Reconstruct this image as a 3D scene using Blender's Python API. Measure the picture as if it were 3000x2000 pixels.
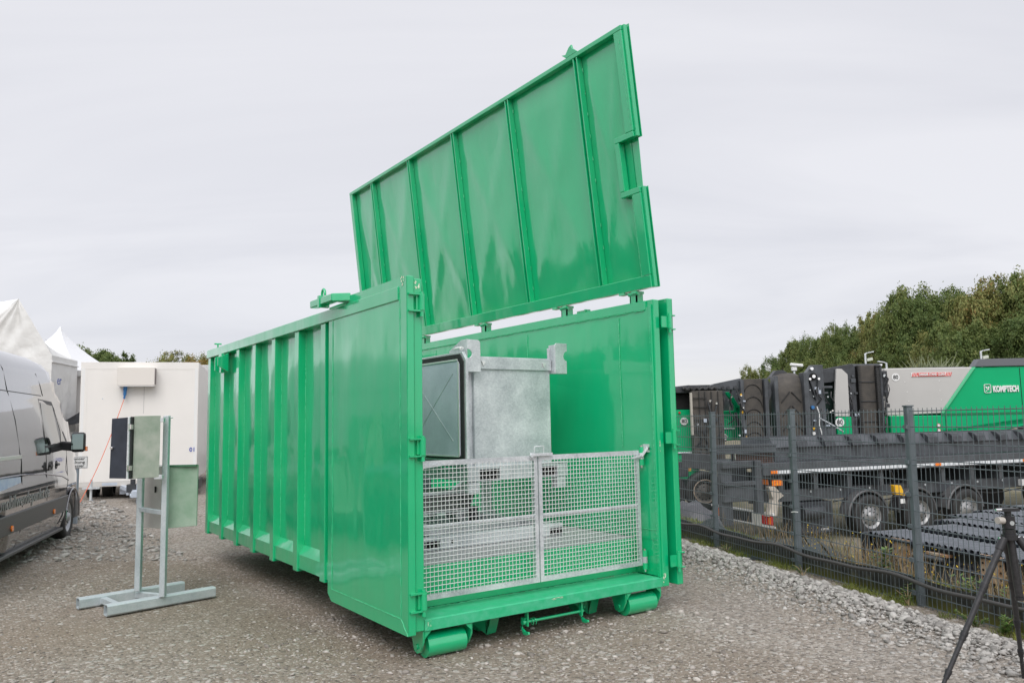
import bpy, bmesh, math, random
import numpy as np
from mathutils import Matrix, Vector, noise as mnoise
random.seed(7); rng = np.random.default_rng(7)
PI = math.pi; R = math.radians
for o in list(bpy.data.objects): bpy.data.objects.remove(o)
scn = bpy.context.scene; C = scn.collection

# ---------------------------------------------------------------- camera, world, sun, exposure
YAW, PITCH, ROLL = -.6062, .1013, -.0194
CG = Vector((-2.646, -5.069, 0)); CZ = 1.6665
f0 = Vector((-math.sin(YAW), math.cos(YAW), 0)); r0 = Vector((math.cos(YAW), math.sin(YAW), 0)); u0 = Vector((0, 0, 1))
fw = f0*math.cos(PITCH) + u0*math.sin(PITCH); up = u0*math.cos(PITCH) - f0*math.sin(PITCH)
rt = r0*math.cos(ROLL) + up*math.sin(ROLL); up = up*math.cos(ROLL) - r0*math.sin(ROLL)
cam = bpy.data.objects.new('camera', bpy.data.cameras.new('camera')); C.objects.link(cam)
M = Matrix((rt, up, -fw)).transposed().to_4x4(); M.translation = CG + Vector((0, 0, CZ)); cam.matrix_world = M
cam.data.lens = 2303/3000*36; cam.data.sensor_width = 36; cam.data.clip_end = 3000; cam.data.clip_start = .05
scn.camera = cam
scn.view_settings.view_transform = 'Standard'; scn.view_settings.look = 'None'
scn.view_settings.exposure = 0.12; scn.view_settings.gamma = 1
SUN_EL, SUN_AZ = R(48), R(215)     # azimuth clockwise from +Y
w = bpy.data.worlds.new('World'); scn.world = w; w.use_nodes = True
nt = w.node_tree; nt.nodes.clear()
def N(t, typ, **k):
    n = t.nodes.new(typ)
    for a, b in k.items():
        if a.startswith('i_'): n.inputs[a[2:].replace('_', ' ')].default_value = b
        else: setattr(n, a, b)
    return n
out = N(nt, 'ShaderNodeOutputWorld'); sky = N(nt, 'ShaderNodeTexSky'); sky.sky_type = 'NISHITA'; sky.sun_disc = False
sky.sun_elevation = SUN_EL; sky.sun_rotation = SUN_AZ
bg1 = N(nt, 'ShaderNodeBackground'); bg1.inputs[1].default_value = .1; nt.links.new(sky.outputs[0], bg1.inputs[0])
tc = N(nt, 'ShaderNodeTexCoord'); sep = N(nt, 'ShaderNodeSeparateXYZ'); nt.links.new(tc.outputs['Generated'], sep.inputs[0])
def math_(t, op, a, b=None, c=None, clamp=False):
    n = t.nodes.new('ShaderNodeMath'); n.operation = op; n.use_clamp = clamp
    for i, v in enumerate((a, b, c)):
        if v is None: continue
        if isinstance(v, (int, float)): n.inputs[i].default_value = v
        else: t.links.new(v, n.inputs[i])
    return n.outputs[0]
zc = math_(nt, 'MAXIMUM', sep.outputs[2], 0.0)
den = math_(nt, 'ADD', zc, .16)
comb = N(nt, 'ShaderNodeCombineXYZ')
wx_, wy_ = math_(nt, 'DIVIDE', sep.outputs[0], den), math_(nt, 'DIVIDE', sep.outputs[1], den)
# long cloud rolls running roughly north-east, as a wind direction would lay them
nt.links.new(math_(nt, 'ADD', math_(nt, 'MULTIPLY', wx_, .86*.42), math_(nt, 'MULTIPLY', wy_, -.50*.42)), comb.inputs[0])
nt.links.new(math_(nt, 'ADD', math_(nt, 'MULTIPLY', wx_, .50*.95), math_(nt, 'MULTIPLY', wy_, .86*.95)), comb.inputs[1])
mp = N(nt, 'ShaderNodeMapping'); mp.inputs['Location'].default_value = (.4, .9, 0); nt.links.new(comb.outputs[0], mp.inputs[0])
nz = N(nt, 'ShaderNodeTexNoise', i_Scale=1.2, i_Detail=6.0, i_Roughness=.50, i_Distortion=.9); nt.links.new(mp.outputs[0], nz.inputs['Vector'])
rp = N(nt, 'ShaderNodeValToRGB'); cr = rp.color_ramp
cr.elements[0].position = .33; cr.elements[0].color = (.70, .705, .755, 1); cr.elements[1].position = .62; cr.elements[1].color = (.80, .80, .84, 1)
nt.links.new(nz.outputs[0], rp.inputs[0])
# pale warm band low over the horizon
hz = math_(nt, 'SMOOTH_MIN', 1.0, math_(nt, 'DIVIDE', zc, .075), .1)
mixh = N(nt, 'ShaderNodeMixRGB'); nt.links.new(hz, mixh.inputs[0]); mixh.inputs[1].default_value = (.86, .845, .80, 1); nt.links.new(rp.outputs[0], mixh.inputs[2])
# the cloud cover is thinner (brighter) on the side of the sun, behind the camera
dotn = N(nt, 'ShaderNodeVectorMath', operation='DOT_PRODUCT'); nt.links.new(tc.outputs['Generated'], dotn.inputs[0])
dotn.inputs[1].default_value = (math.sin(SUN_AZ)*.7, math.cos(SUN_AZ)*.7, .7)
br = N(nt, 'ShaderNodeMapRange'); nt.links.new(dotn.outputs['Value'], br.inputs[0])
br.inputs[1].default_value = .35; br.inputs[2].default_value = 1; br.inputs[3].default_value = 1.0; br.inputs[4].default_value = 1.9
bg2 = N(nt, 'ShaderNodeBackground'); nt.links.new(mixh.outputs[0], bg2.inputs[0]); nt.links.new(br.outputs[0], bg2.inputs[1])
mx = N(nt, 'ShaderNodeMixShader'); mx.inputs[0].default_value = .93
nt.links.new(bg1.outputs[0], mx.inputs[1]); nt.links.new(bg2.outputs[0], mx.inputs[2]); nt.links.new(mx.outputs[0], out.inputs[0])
sl = bpy.data.lights.new('sun', 'SUN'); sl.energy = 1.5; sl.angle = R(40); sl.color = (1, .965, .92)
so = bpy.data.objects.new('sun', sl); C.objects.link(so)
sd = Vector((math.sin(SUN_AZ)*math.cos(SUN_EL), math.cos(SUN_AZ)*math.cos(SUN_EL), math.sin(SUN_EL)))
so.rotation_euler = sd.to_track_quat('Z', 'Y').to_euler(); so.location = sd*50

# ---------------------------------------------------------------- materials
MAT = {}
def mat(name, col, rough=.5, metal=0, spec=.5, coat=0, n_scale=0, n_amt=.15, bump=0, b_scale=20, b_dist=.01, col2=None, r_amt=0, island=0, detail=4, trans=0, emit=None, coatr=.05, two=False):
    if name in MAT: return MAT[name]
    m = bpy.data.materials.new(name); m.use_nodes = True; t = m.node_tree; b = t.nodes['Principled BSDF']
    b.inputs['Base Color'].default_value = (*col, 1); b.inputs['Roughness'].default_value = rough; b.inputs['Metallic'].default_value = metal
    b.inputs['Specular IOR Level'].default_value = spec; b.inputs['Coat Weight'].default_value = coat; b.inputs['Coat Roughness'].default_value = coatr
    b.inputs['Transmission Weight'].default_value = trans
    if emit: b.inputs['Emission Color'].default_value = (*emit, 1); b.inputs['Emission Strength'].default_value = 1
    tcn = N(t, 'ShaderNodeTexCoord')
    if n_scale or island:
        c2 = col2 or tuple(min(1, c*(1+n_amt*2)) for c in col); c1 = col if col2 else tuple(c*(1-n_amt) for c in col)
        mixc = N(t, 'ShaderNodeMixRGB'); mixc.inputs[1].default_value = (*c1, 1); mixc.inputs[2].default_value = (*c2, 1)
        if n_scale:
            nn = N(t, 'ShaderNodeTexNoise', i_Scale=float(n_scale), i_Detail=float(detail), i_Roughness=.6); t.links.new(tcn.outputs['Object'], nn.inputs['Vector'])
            mr = N(t, 'ShaderNodeMapRange'); t.links.new(nn.outputs[0], mr.inputs[0]); mr.inputs[1].default_value = .3; mr.inputs[2].default_value = .7
            fac = mr.outputs[0]
        if island:
            gi = N(t, 'ShaderNodeNewGeometry')
            fac = math_(t, 'ADD', math_(t, 'MULTIPLY', gi.outputs['Random Per Island'], island), math_(t, 'MULTIPLY', fac, 1-island)) if n_scale else gi.outputs['Random Per Island']
        t.links.new(fac, mixc.inputs[0]); t.links.new(mixc.outputs[0], b.inputs['Base Color'])
        if r_amt:
            t.links.new(math_(t, 'MULTIPLY_ADD', fac, r_amt, rough), b.inputs['Roughness'])
    if bump:
        bn = N(t, 'ShaderNodeTexNoise', i_Scale=float(b_scale), i_Detail=3.0); t.links.new(tcn.outputs['Object'], bn.inputs['Vector'])
        bb = N(t, 'ShaderNodeBump', i_Strength=float(bump), i_Distance=float(b_dist)); t.links.new(bn.outputs[0], bb.inputs['Height']); t.links.new(bb.outputs[0], b.inputs['Normal'])
        if coat: t.links.new(bb.outputs[0], b.inputs['Coat Normal'])
    MAT[name] = m; return m

def green_paint(name, col, wav=.35):
    """glossy brushed-on green enamel: slight oil-canning, faint dust film and sparse runs"""
    m = bpy.data.materials.new(name); m.use_nodes = True; t = m.node_tree; b = t.nodes['Principled BSDF']; MAT[name] = m
    tcn = N(t, 'ShaderNodeTexCoord')
    n1 = N(t, 'ShaderNodeTexNoise', i_Scale=1.6, i_Detail=6.0, i_Roughness=.65); t.links.new(tcn.outputs['Object'], n1.inputs['Vector'])
    mpn = N(t, 'ShaderNodeMapping'); mpn.inputs['Scale'].default_value = (9, 9, 1.2); t.links.new(tcn.outputs['Object'], mpn.inputs[0])
    n2 = N(t, 'ShaderNodeTexNoise', i_Scale=2.0, i_Detail=5.0, i_Roughness=.6); t.links.new(mpn.outputs[0], n2.inputs['Vector'])
    n4 = N(t, 'ShaderNodeTexNoise', i_Scale=55.0, i_Detail=2.0); t.links.new(tcn.outputs['Object'], n4.inputs['Vector'])
    f1 = N(t, 'ShaderNodeMapRange'); t.links.new(n1.outputs[0], f1.inputs[0]); f1.inputs[1].default_value = .35; f1.inputs[2].default_value = .75
    f2 = N(t, 'ShaderNodeMapRange'); t.links.new(n2.outputs[0], f2.inputs[0]); f2.inputs[1].default_value = .45; f2.inputs[2].default_value = .8
    f4 = N(t, 'ShaderNodeMapRange'); t.links.new(n4.outputs[0], f4.inputs[0]); f4.inputs[1].default_value = .70; f4.inputs[2].default_value = .76
    m1 = N(t, 'ShaderNodeMixRGB'); m1.inputs[1].default_value = (*col, 1); m1.inputs[2].default_value = (col[0]*1.3+.002, col[1]*1.1, col[2]*1.1, 1)
    t.links.new(f1.outputs[0], m1.inputs[0])
    m2 = N(t, 'ShaderNodeMixRGB'); t.links.new(math_(t, 'MULTIPLY', f2.outputs[0], .05), m2.inputs[0]); t.links.new(m1.outputs[0], m2.inputs[1]); m2.inputs[2].default_value = (.16, .42, .26, 1)
    m3 = N(t, 'ShaderNodeMixRGB'); t.links.new(math_(t, 'MULTIPLY', f4.outputs[0], .2), m3.inputs[0]); t.links.new(m2.outputs[0], m3.inputs[1]); m3.inputs[2].default_value = (.16, .5, .3, 1)
    t.links.new(m3.outputs[0], b.inputs['Base Color'])
    t.links.new(math_(t, 'MULTIPLY_ADD', f2.outputs[0], .15, .28), b.inputs['Roughness'])
    b.inputs['Specular IOR Level'].default_value = .5; b.inputs['Coat Weight'].default_value = 1.0; b.inputs['Coat Roughness'].default_value = .035; b.inputs['Coat IOR'].default_value = 1.66
    mpb = N(t, 'ShaderNodeMapping'); mpb.inputs['Scale'].default_value = (1, 1, .5); t.links.new(tcn.outputs['Object'], mpb.inputs[0])
    n3 = N(t, 'ShaderNodeTexNoise', i_Scale=2.2, i_Detail=2.0, i_Roughness=.4); t.links.new(mpb.outputs[0], n3.inputs['Vector'])
    n5 = N(t, 'ShaderNodeTexNoise', i_Scale=90.0, i_Detail=2.0); t.links.new(tcn.outputs['Object'], n5.inputs['Vector'])
    b1 = N(t, 'ShaderNodeBump', i_Strength=float(wav), i_Distance=.06); t.links.new(n3.outputs[0], b1.inputs['Height'])
    b2 = N(t, 'ShaderNodeBump', i_Strength=.12, i_Distance=.002); t.links.new(n5.outputs[0], b2.inputs['Height']); t.links.new(b1.outputs[0], b2.inputs['Normal'])
    t.links.new(b2.outputs[0], b.inputs['Normal']); t.links.new(b2.outputs[0], b.inputs['Coat Normal'])
    return m
GREEN = green_paint('green_enamel', (.001, .46, .185))
WELD = mat('weld_bead_green', (.07, .56, .27), .3, spec=.6, bump=.6, b_scale=200, b_dist=.004)

def galv_mat(name, a, b_, rough=.38):
    m = bpy.data.materials.new(name); m.use_nodes = True; t = m.node_tree; b = t.nodes['Principled BSDF']; MAT[name] = m
    tcn = N(t, 'ShaderNodeTexCoord')
    v = N(t, 'ShaderNodeTexVoronoi', i_Scale=75.0); t.links.new(tcn.outputs['Object'], v.inputs['Vector'])
    n1 = N(t, 'ShaderNodeTexNoise', i_Scale=2.6, i_Detail=6.0, i_Roughness=.62); t.links.new(tcn.outputs['Object'], n1.inputs['Vector'])
    sp = N(t, 'ShaderNodeSeparateColor'); t.links.new(v.outputs['Color'], sp.inputs[0])
    f1 = N(t, 'ShaderNodeMapRange'); t.links.new(n1.outputs[0], f1.inputs[0]); f1.inputs[1].default_value = .32; f1.inputs[2].default_value = .68
    fac = math_(t, 'ADD', math_(t, 'MULTIPLY', f1.outputs[0], .72), math_(t, 'MULTIPLY', sp.outputs[0], .28))
    mc = N(t, 'ShaderNodeMixRGB'); mc.inputs[1].default_value = (*a, 1); mc.inputs[2].default_value = (*b_, 1); t.links.new(fac, mc.inputs[0])
    t.links.new(mc.outputs[0], b.inputs['Base Color']); b.inputs['Metallic'].default_value = .45
    t.links.new(math_(t, 'MULTIPLY_ADD', fac, .2, rough), b.inputs['Roughness'])
    bb = N(t, 'ShaderNodeBump', i_Strength=.25, i_Distance=.003); t.links.new(fac, bb.inputs['Height']); t.links.new(bb.outputs[0], b.inputs['Normal'])
    return m
GALV = galv_mat('galvanised_steel', (.40, .44, .465), (.84, .865, .88))
GALVD = galv_mat('galvanised_steel_grey', (.43, .48, .56), (.58, .64, .72), .45); GALVD.node_tree.nodes['Principled BSDF'].inputs['Metallic'].default_value = .12
WIRE = mat('galvanised_wire', (.85, .85, .85), .35, metal=.5)
RUBBER = mat('black_rubber', (.018, .018, .018), .6, n_scale=30, n_amt=.3)
BLACK = mat('black_plastic', (.022, .022, .025), .42)
DARKHOLE = mat('dark_recess', (.008, .008, .008), .9)
ANTH = mat('anthracite_paint', (.062, .068, .076), .38, n_scale=3, n_amt=.25, bump=.1, b_scale=6)
CHAR = mat('charcoal_steel', (.034, .037, .042), .42, n_scale=5, n_amt=.35)
BELT = mat('conveyor_belt_rubber', (.050, .046, .042), .7, n_scale=4, col2=(.095, .083, .070), bump=.25, b_scale=40)
FENCE = mat('fence_grey_coating', (.115, .138, .150), .5, n_scale=8, n_amt=.1)
MGREEN = mat('machine_green_paint', (.0, .385, .15), .35, spec=.25, n_scale=.7, n_amt=.04)
MGREENL = mat('machine_green_edge', (.10, .52, .27), .3)
MGREY = mat('machine_light_grey_paint', (.50, .49, .47), .38, n_scale=.8, n_amt=.03)
WHITE = mat('white_grp_panel', (.79, .765, .73), .35, n_scale=1.2, n_amt=.02, bump=.04, b_scale=3)
WHITE2 = mat('white_paint', (.78, .78, .77), .4)
RED = mat('red_sticker', (.72, .045, .03), .4)
ORANGE = mat('orange_lens', (.9, .22, .02), .2, coat=.5)
REDL = mat('red_lens', (.55, .01, .02), .15, coat=.5)
YELLOW = mat('yellow_plastic', (.82, .46, .02), .4)
REFL = mat('white_reflective_tape', (.72, .75, .78), .4)
BLUE = mat('blue_plastic', (.03, .17, .42), .4)
RUST = mat('rusty_steel', (.30, .13, .045), .75, n_scale=7, col2=(.50, .42, .33), bump=.3, b_scale=25)
CHROME = mat('bright_metal', (.8, .8, .8), .15, metal=1)

# ---------------------------------------------------------------- mesh helpers
ORG = {}
class MB:
    def __init__(s): s.v = []; s.f = []; s.sm = []
    def quad(s, *p, smooth=False):
        n = len(s.v); s.v += [tuple(q) for q in p]; s.f.append(tuple(range(n, n+len(p)))); s.sm.append(smooth); return s
    def box(s, a, b):
        x0, x1 = sorted((a[0], b[0])); y0, y1 = sorted((a[1], b[1])); z0, z1 = sorted((a[2], b[2]))
        return s.hexa([(x0, y0, z0), (x1, y0, z0), (x1, y1, z0), (x0, y1, z0), (x0, y0, z1), (x1, y0, z1), (x1, y1, z1), (x0, y1, z1)])
    def hexa(s, p):
        n = len(s.v); s.v += [tuple(q) for q in p]
        for f in ((3, 2, 1, 0), (4, 5, 6, 7), (0, 1, 5, 4), (1, 2, 6, 5), (2, 3, 7, 6), (3, 0, 4, 7)): s.f.append(tuple(n+i for i in f)); s.sm.append(False)
        return s
    def bar(s, a, b, w, h, upv=(0, 0, 1)):
        a = Vector(a); b = Vector(b); d = (b-a).normalized(); u = Vector(upv); sd_ = d.cross(u)
        if sd_.length < 1e-3: sd_ = d.cross(Vector((1, 0, 0)))
        sd_.normalize(); u = sd_.cross(d); sd_ *= w/2; u *= h/2
        return s.hexa([a-sd_-u, a+sd_-u, b+sd_-u, b-sd_-u, a-sd_+u, a+sd_+u, b+sd_+u, b-sd_+u])
    def prism(s, poly, ax, t0, t1):
        """poly: 2D points; ax: axis of extrusion 0/1/2"""
        def P(p, t):
            return {0: (t, p[0], p[1]), 1: (p[0], t, p[1]), 2: (p[0], p[1], t)}[ax]
        n = len(s.v); k = len(poly); s.v += [P(p, t0) for p in poly] + [P(p, t1) for p in poly]
        s.f.append(tuple(n+i for i in range(k))[::-1]); s.f.append(tuple(n+k+i for i in range(k))); s.sm += [False]*2
        for i in range(k): j = (i+1) % k; s.f.append((n+i, n+j, n+k+j, n+k+i)); s.sm.append(False)
        return s
    def cyl(s, a, b, r, n=16, r2=None, cap=True, smooth=True):
        a = Vector(a); b = Vector(b); d = (b-a).normalized(); r2 = r if r2 is None else r2
        x = d.orthogonal().normalized(); y = d.cross(x); k = len(s.v)
        for c, rr in ((a, r), (b, r2)):
            for i in range(n): q = c + x*math.cos(2*PI*i/n)*rr + y*math.sin(2*PI*i/n)*rr; s.v.append(tuple(q))
        for i in range(n): j = (i+1) % n; s.f.append((k+i, k+j, k+n+j, k+n+i)); s.sm.append(smooth)
        if cap:
            s.f.append(tuple(k+i for i in range(n))[::-1]); s.f.append(tuple(k+n+i for i in range(n))); s.sm += [False, False]
        return s
    def tube(s, pts, r, n=6, cap=True):
        pts = [Vector(p) for p in pts]; k0 = len(s.v); m = len(pts); x = None
        for i, p in enumerate(pts):
            d = (pts[min(i+1, m-1)]-pts[max(i-1, 0)]).normalized()
            if x is None: x = d.orthogonal().normalized()
            x = (x - d*x.dot(d)).normalized(); y = d.cross(x); rr = r[i] if isinstance(r, (list, tuple)) else r
            for j in range(n): a = 2*PI*j/n; s.v.append(tuple(p + (x*math.cos(a)+y*math.sin(a))*rr))
        for i in range(m-1):
            for j in range(n): l = (j+1) % n; s.f.append((k0+i*n+j, k0+i*n+l, k0+(i+1)*n+l, k0+(i+1)*n+j)); s.sm.append(True)
        if cap: s.f.append(tuple(k0+j for j in range(n))[::-1]); s.f.append(tuple(k0+(m-1)*n+j for j in range(n))); s.sm += [False]*2
        return s
    def lathe(s, c, axis, prof, n=32):
        """prof: (distance along axis, radius)"""
        c = Vector(c); d = Vector(axis).normalized(); x = d.orthogonal().normalized(); y = d.cross(x); k = len(s.v)
        for t, r in prof:
            for i in range(n): s.v.append(tuple(c + d*t + (x*math.cos(2*PI*i/n)+y*math.sin(2*PI*i/n))*r))
        for a in range(len(prof)-1):
            for i in range(n): j = (i+1) % n; s.f.append((k+a*n+i, k+a*n+j, k+(a+1)*n+j, k+(a+1)*n+i)); s.sm.append(True)
        return s
    def mesh(s, name, off=(0, 0, 0)):
        me = bpy.data.meshes.new(name)
        v = np.array(s.v, dtype=float) - np.array(off, dtype=float)
        me.from_pydata(v.tolist(), [], s.f); me.polygons.foreach_set('use_smooth', s.sm); me.update()
        return me
    def build(s, name, m, parent=None, bevel=0, seg=1, norm=True):
        off = ORG.get(parent.name, (0, 0, 0)) if parent else (0, 0, 0)
        me = s.mesh(name, off)
        if norm:
            bm = bmesh.new(); bm.from_mesh(me); bmesh.ops.recalc_face_normals(bm, faces=bm.faces); bm.to_mesh(me); bm.free()
        me.materials.append(m); o = bpy.data.objects.new(name, me); C.objects.link(o)
        if any(s.sm) and not all(s.sm): me.set_sharp_from_angle(angle=R(46))
        if parent: o.parent = parent; ORG[o.name] = off
        if bevel and not any(s.sm):
            b = o.modifiers.new('bevel', 'BEVEL'); b.width = bevel; b.segments = seg; b.limit_method = 'ANGLE'; b.angle_limit = R(40)
        return o
def tag(o, label=None, cat=None, group=None, kind=None):
    if label: o['label'] = label
    if cat: o['category'] = cat
    if group: o['group'] = group
    if kind: o['kind'] = kind
    return o
def thing(name, label, cat, loc=(0, 0, 0), rz=0, group=None, org=(0, 0, 0)):
    o = bpy.data.objects.new(name, None); C.objects.link(o); o.location = loc; o.rotation_euler = (0, 0, rz); o.empty_display_size = .1
    ORG[o.name] = org; return tag(o, label, cat, group)
def F(lat, dep, z=0): return CG + r0*lat + f0*dep + Vector((0, 0, z))
def fthing(name, label, cat, lat, dep, z=0, group=None):
    """a thing whose parts are given in yard coordinates (lateral, depth, height)"""
    return thing(name, label, cat, F(lat, dep, z), YAW, group, (lat, dep, z))
def copy_tree(o, parent=None):
    c = o.copy(); C.objects.link(c); ORG[c.name] = ORG.get(o.name, (0, 0, 0))
    if parent: c.parent = parent
    for ch in list(o.children): copy_tree(ch, c)
    return c
def text(s, size, m, parent, loc, rot, name='lettering', depth=.002, sx=1, bold=0, width=0):
    cu = bpy.data.curves.new('t', 'FONT'); cu.body = s; cu.size = size; cu.extrude = depth; cu.align_x = 'CENTER'; cu.align_y = 'CENTER'; cu.offset = bold; cu.resolution_u = 3
    o = bpy.data.objects.new('t', cu); C.objects.link(o); dg = bpy.context.evaluated_depsgraph_get()
    me = bpy.data.meshes.new_from_object(o.evaluated_get(dg)); bpy.data.objects.remove(o)
    me.materials.clear(); me.materials.append(m)
    if width: xs_t = [v_.co.x for v_ in me.vertices]; sx = width/(max(xs_t)-min(xs_t))
    off = Vector(ORG.get(parent.name, (0, 0, 0))); T = Matrix.Translation(Vector(loc)-off) @ rot.to_4x4() @ Matrix.Diagonal((sx, 1, 1, 1))
    me.transform(T); o = bpy.data.objects.new(name, me); C.objects.link(o); o.parent = parent; ORG[o.name] = tuple(off)
    return o
FACE = Matrix.Rotation(PI/2, 3, 'X')          # text standing up, facing local -y
def weld(mb, a, b, r=.0045, step=.018):
    a = Vector(a); b = Vector(b); n = max(3, int((b-a).length/step)); pts = []; rr = []
    for i in range(n+1):
        pts.append(a.lerp(b, i/n) + Vector([random.uniform(-.0015, .0015) for _ in range(3)])); rr.append(r*random.choice((.45, .8, 1.15, 1.3)))
    mb.tube(pts, rr, 5)

# ---------------------------------------------------------------- terrain
FA = Vector((4.271, -1.278, 0)); FD = Vector((.3358, .9419, 0)); FN = Vector((.9419, -.3358, 0))   # fence foot line, its direction and outward side
LOW = -1.3
def sst(x): x = np.clip(x, 0, 1); return x*x*(3-2*x)
def hgt(x, y):
    x = np.asarray(x, float); y = np.asarray(y, float)
    dx = x-CG.x; dy = y-CG.y; lat = dx*r0.x+dy*r0.y; dep = dx*f0.x+dy*f0.y
    s = (x-FA.x)*FN.x+(y-FA.y)*FN.y
    h = .17*sst((dep-10.5)/6)*(1-sst((lat+1)/6))
    ridge = .07*np.exp(-((s+.62)/.30)**2)
    drop = LOW*sst((s-.35)/4.6)
    rough = .010*np.sin(x*2.1+y*1.3)*np.sin(y*1.7-x*.6) + .006*np.sin(x*5.3)*np.sin(y*4.7)
    near_c = np.where((s < -1.2), .5, 1.)
    return h + ridge + drop + rough*near_c*(s > -50) - .006
def hz1(x, y): return float(hgt(x, y))
def axis(lims):
    a = []
    for lo, hi, st in lims: a += list(np.arange(lo, hi, st))
    a.append(lims[-1][1]); return np.array(a)
ax_l = axis([(-900, -100, 80), (-100, -20, 6), (-20, -8, 1), (-8, 8, .14), (8, 20, .8), (20, 100, 8), (100, 900, 100)])
ax_d = axis([(-300, -20, 40), (-20, 2, 2), (2, 14, .14), (14, 26, .6), (26, 100, 8), (100, 1500, 140)])
LL, DD = np.meshgrid(ax_l, ax_d); X = CG.x+r0.x*LL+f0.x*DD; Y = CG.y+r0.y*LL+f0.y*DD; Z = hgt(X, Y)
nl, nd = len(ax_l), len(ax_d); V = np.stack([X.ravel(), Y.ravel(), Z.ravel()], 1)
idx = np.arange(nl*nd).reshape(nd, nl); fcs = np.stack([idx[:-1, :-1].ravel(), idx[:-1, 1:].ravel(), idx[1:, 1:].ravel(), idx[1:, :-1].ravel()], 1)
me = bpy.data.meshes.new('ground'); me.from_pydata(V.tolist(), [], fcs.tolist()); me.polygons.foreach_set('use_smooth', [True]*len(fcs))
Sg = (X-FA.x)*FN.x+(Y-FA.y)*FN.y
gr = np.clip(sst((Sg+.02)/.3), 0, 1)*np.where(Sg > 12, .8, 1)
at = me.attributes.new('grassy', 'FLOAT', 'POINT'); at.data.foreach_set('value', gr.ravel().astype(np.float32))
lo = np.clip(sst((LL+.3-DD*.05)/2.5)*.0 + np.exp(-((Sg+1.0)/.9)**2) + sst((DD-9)/3)*(LL < 2), 0, 1)
at = me.attributes.new('loose', 'FLOAT', 'POINT'); at.data.foreach_set('value', lo.ravel().astype(np.float32))
gm = bpy.data.materials.new('compacted_gravel'); gm.use_nodes = True; t = gm.node_tree; b = t.nodes['Principled BSDF']; b.inputs['Roughness'].default_value = .9; b.inputs['Specular IOR Level'].default_value = .25
tcn = N(t, 'ShaderNodeTexCoord'); P_ = tcn.outputs['Object']
def vor(scale, feature='F1', rnd=1):
    n = N(t, 'ShaderNodeTexVoronoi', i_Scale=float(scale), i_Randomness=float(rnd)); n.feature = feature; t.links.new(dist_, n.inputs['Vector']); return n
dn = N(t, 'ShaderNodeTexNoise', i_Scale=22.0, i_Detail=2.0); t.links.new(P_, dn.inputs['Vector'])
dm = N(t, 'ShaderNodeVectorMath', operation='MULTIPLY_ADD'); t.links.new(dn.outputs['Color'], dm.inputs[0]); dm.inputs[1].default_value = (.03, .03, .03); t.links.new(P_, dm.inputs[2]); dist_ = dm.outputs[0]
v1 = vor(38); v2 = vor(17); v3 = vor(120)
big = N(t, 'ShaderNodeTexNoise', i_Scale=.55, i_Detail=7.0, i_Roughness=.62); t.links.new(P_, big.inputs['Vector'])
fine = N(t, 'ShaderNodeTexNoise', i_Scale=170.0, i_Detail=3.0, i_Roughness=.7); t.links.new(P_, fine.inputs['Vector'])
al = N(t, 'ShaderNodeAttribute', attribute_name='loose'); ag = N(t, 'ShaderNodeAttribute', attribute_name='grassy')
bm_ = N(t, 'ShaderNodeMapRange'); t.links.new(big.outputs[0], bm_.inputs[0]); bm_.inputs[1].default_value = .38; bm_.inputs[2].default_value = .66
loose = math_(t, 'ADD', math_(t, 'MULTIPLY', bm_.outputs[0], .7), math_(t, 'MULTIPLY', al.outputs['Fac'], .6), clamp=True)
def ramp(fac, cols):
    r = N(t, 'ShaderNodeValToRGB'); e = r.color_ramp.elements
    while len(e) < len(cols): e.new(.5)
    for i, (p, c) in enumerate(cols): e[i].position = p; e[i].color = (*c, 1)
    t.links.new(fac, r.inputs[0]); return r.outputs[0]
def sepx(n): s_ = N(t, 'ShaderNodeSeparateColor'); t.links.new(n.outputs['Color'], s_.inputs[0]); return s_.outputs[0]
stone1 = ramp(sepx(v1), [(0, (.09, .075, .06)), (.25, (.21, .18, .145)), (.55, (.33, .29, .24)), (.85, (.44, .395, .345)), (1, (.55, .51, .455))])
stone2 = ramp(sepx(v2), [(0, (.17, .145, .12)), (.5, (.30, .27, .23)), (.85, (.44, .41, .365)), (1, (.52, .49, .45))])
soil = ramp(fine.outputs[0], [(.3, (.13, .105, .078)), (.55, (.29, .24, .19)), (.75, (.44, .385, .32))])
def mixc(f, a, b_):
    m_ = N(t, 'ShaderNodeMixRGB')
    if isinstance(f, float): m_.inputs[0].default_value = f
    else: t.links.new(f, m_.inputs[0])
    for i, q in ((1, a), (2, b_)):
        if isinstance(q, tuple): m_.inputs[i].default_value = (*q, 1)
        else: t.links.new(q, m_.inputs[i])
    return m_.outputs[0]
rnd1 = sepx(v1)
m_small = math_(t, 'LESS_THAN', v1.outputs['Distance'], math_(t, 'MULTIPLY_ADD', loose, .24, .40))
m_big = math_(t, 'MULTIPLY', math_(t, 'LESS_THAN', v2.outputs['Distance'], .42), math_(t, 'GREATER_THAN', math_(t, 'ADD', sepx(v2), math_(t, 'MULTIPLY', loose, .40)), 1.0))
col = mixc(m_small, soil, stone1); col = mixc(m_big, col, stone2)
big2 = N(t, 'ShaderNodeTexNoise', i_Scale=.23, i_Detail=5.0, i_Roughness=.55); mpg = N(t, 'ShaderNodeMapping'); mpg.inputs['Rotation'].default_value = (0, 0, R(-20)); mpg.inputs['Scale'].default_value = (2.6, .55, 1)
t.links.new(P_, mpg.inputs[0]); t.links.new(mpg.outputs[0], big2.inputs['Vector'])
col_m = N(t, 'ShaderNodeMixRGB'); col_m.blend_type = 'MULTIPLY'; col_m.inputs[0].default_value = 1; t.links.new(col, col_m.inputs[1])
t.links.new(ramp(big2.outputs[0], [(.32, (.80, .77, .73)), (.5, (.98, .96, .94)), (.68, (1.12, 1.12, 1.12))]), col_m.inputs[2]); col = col_m.outputs[0]
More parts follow.
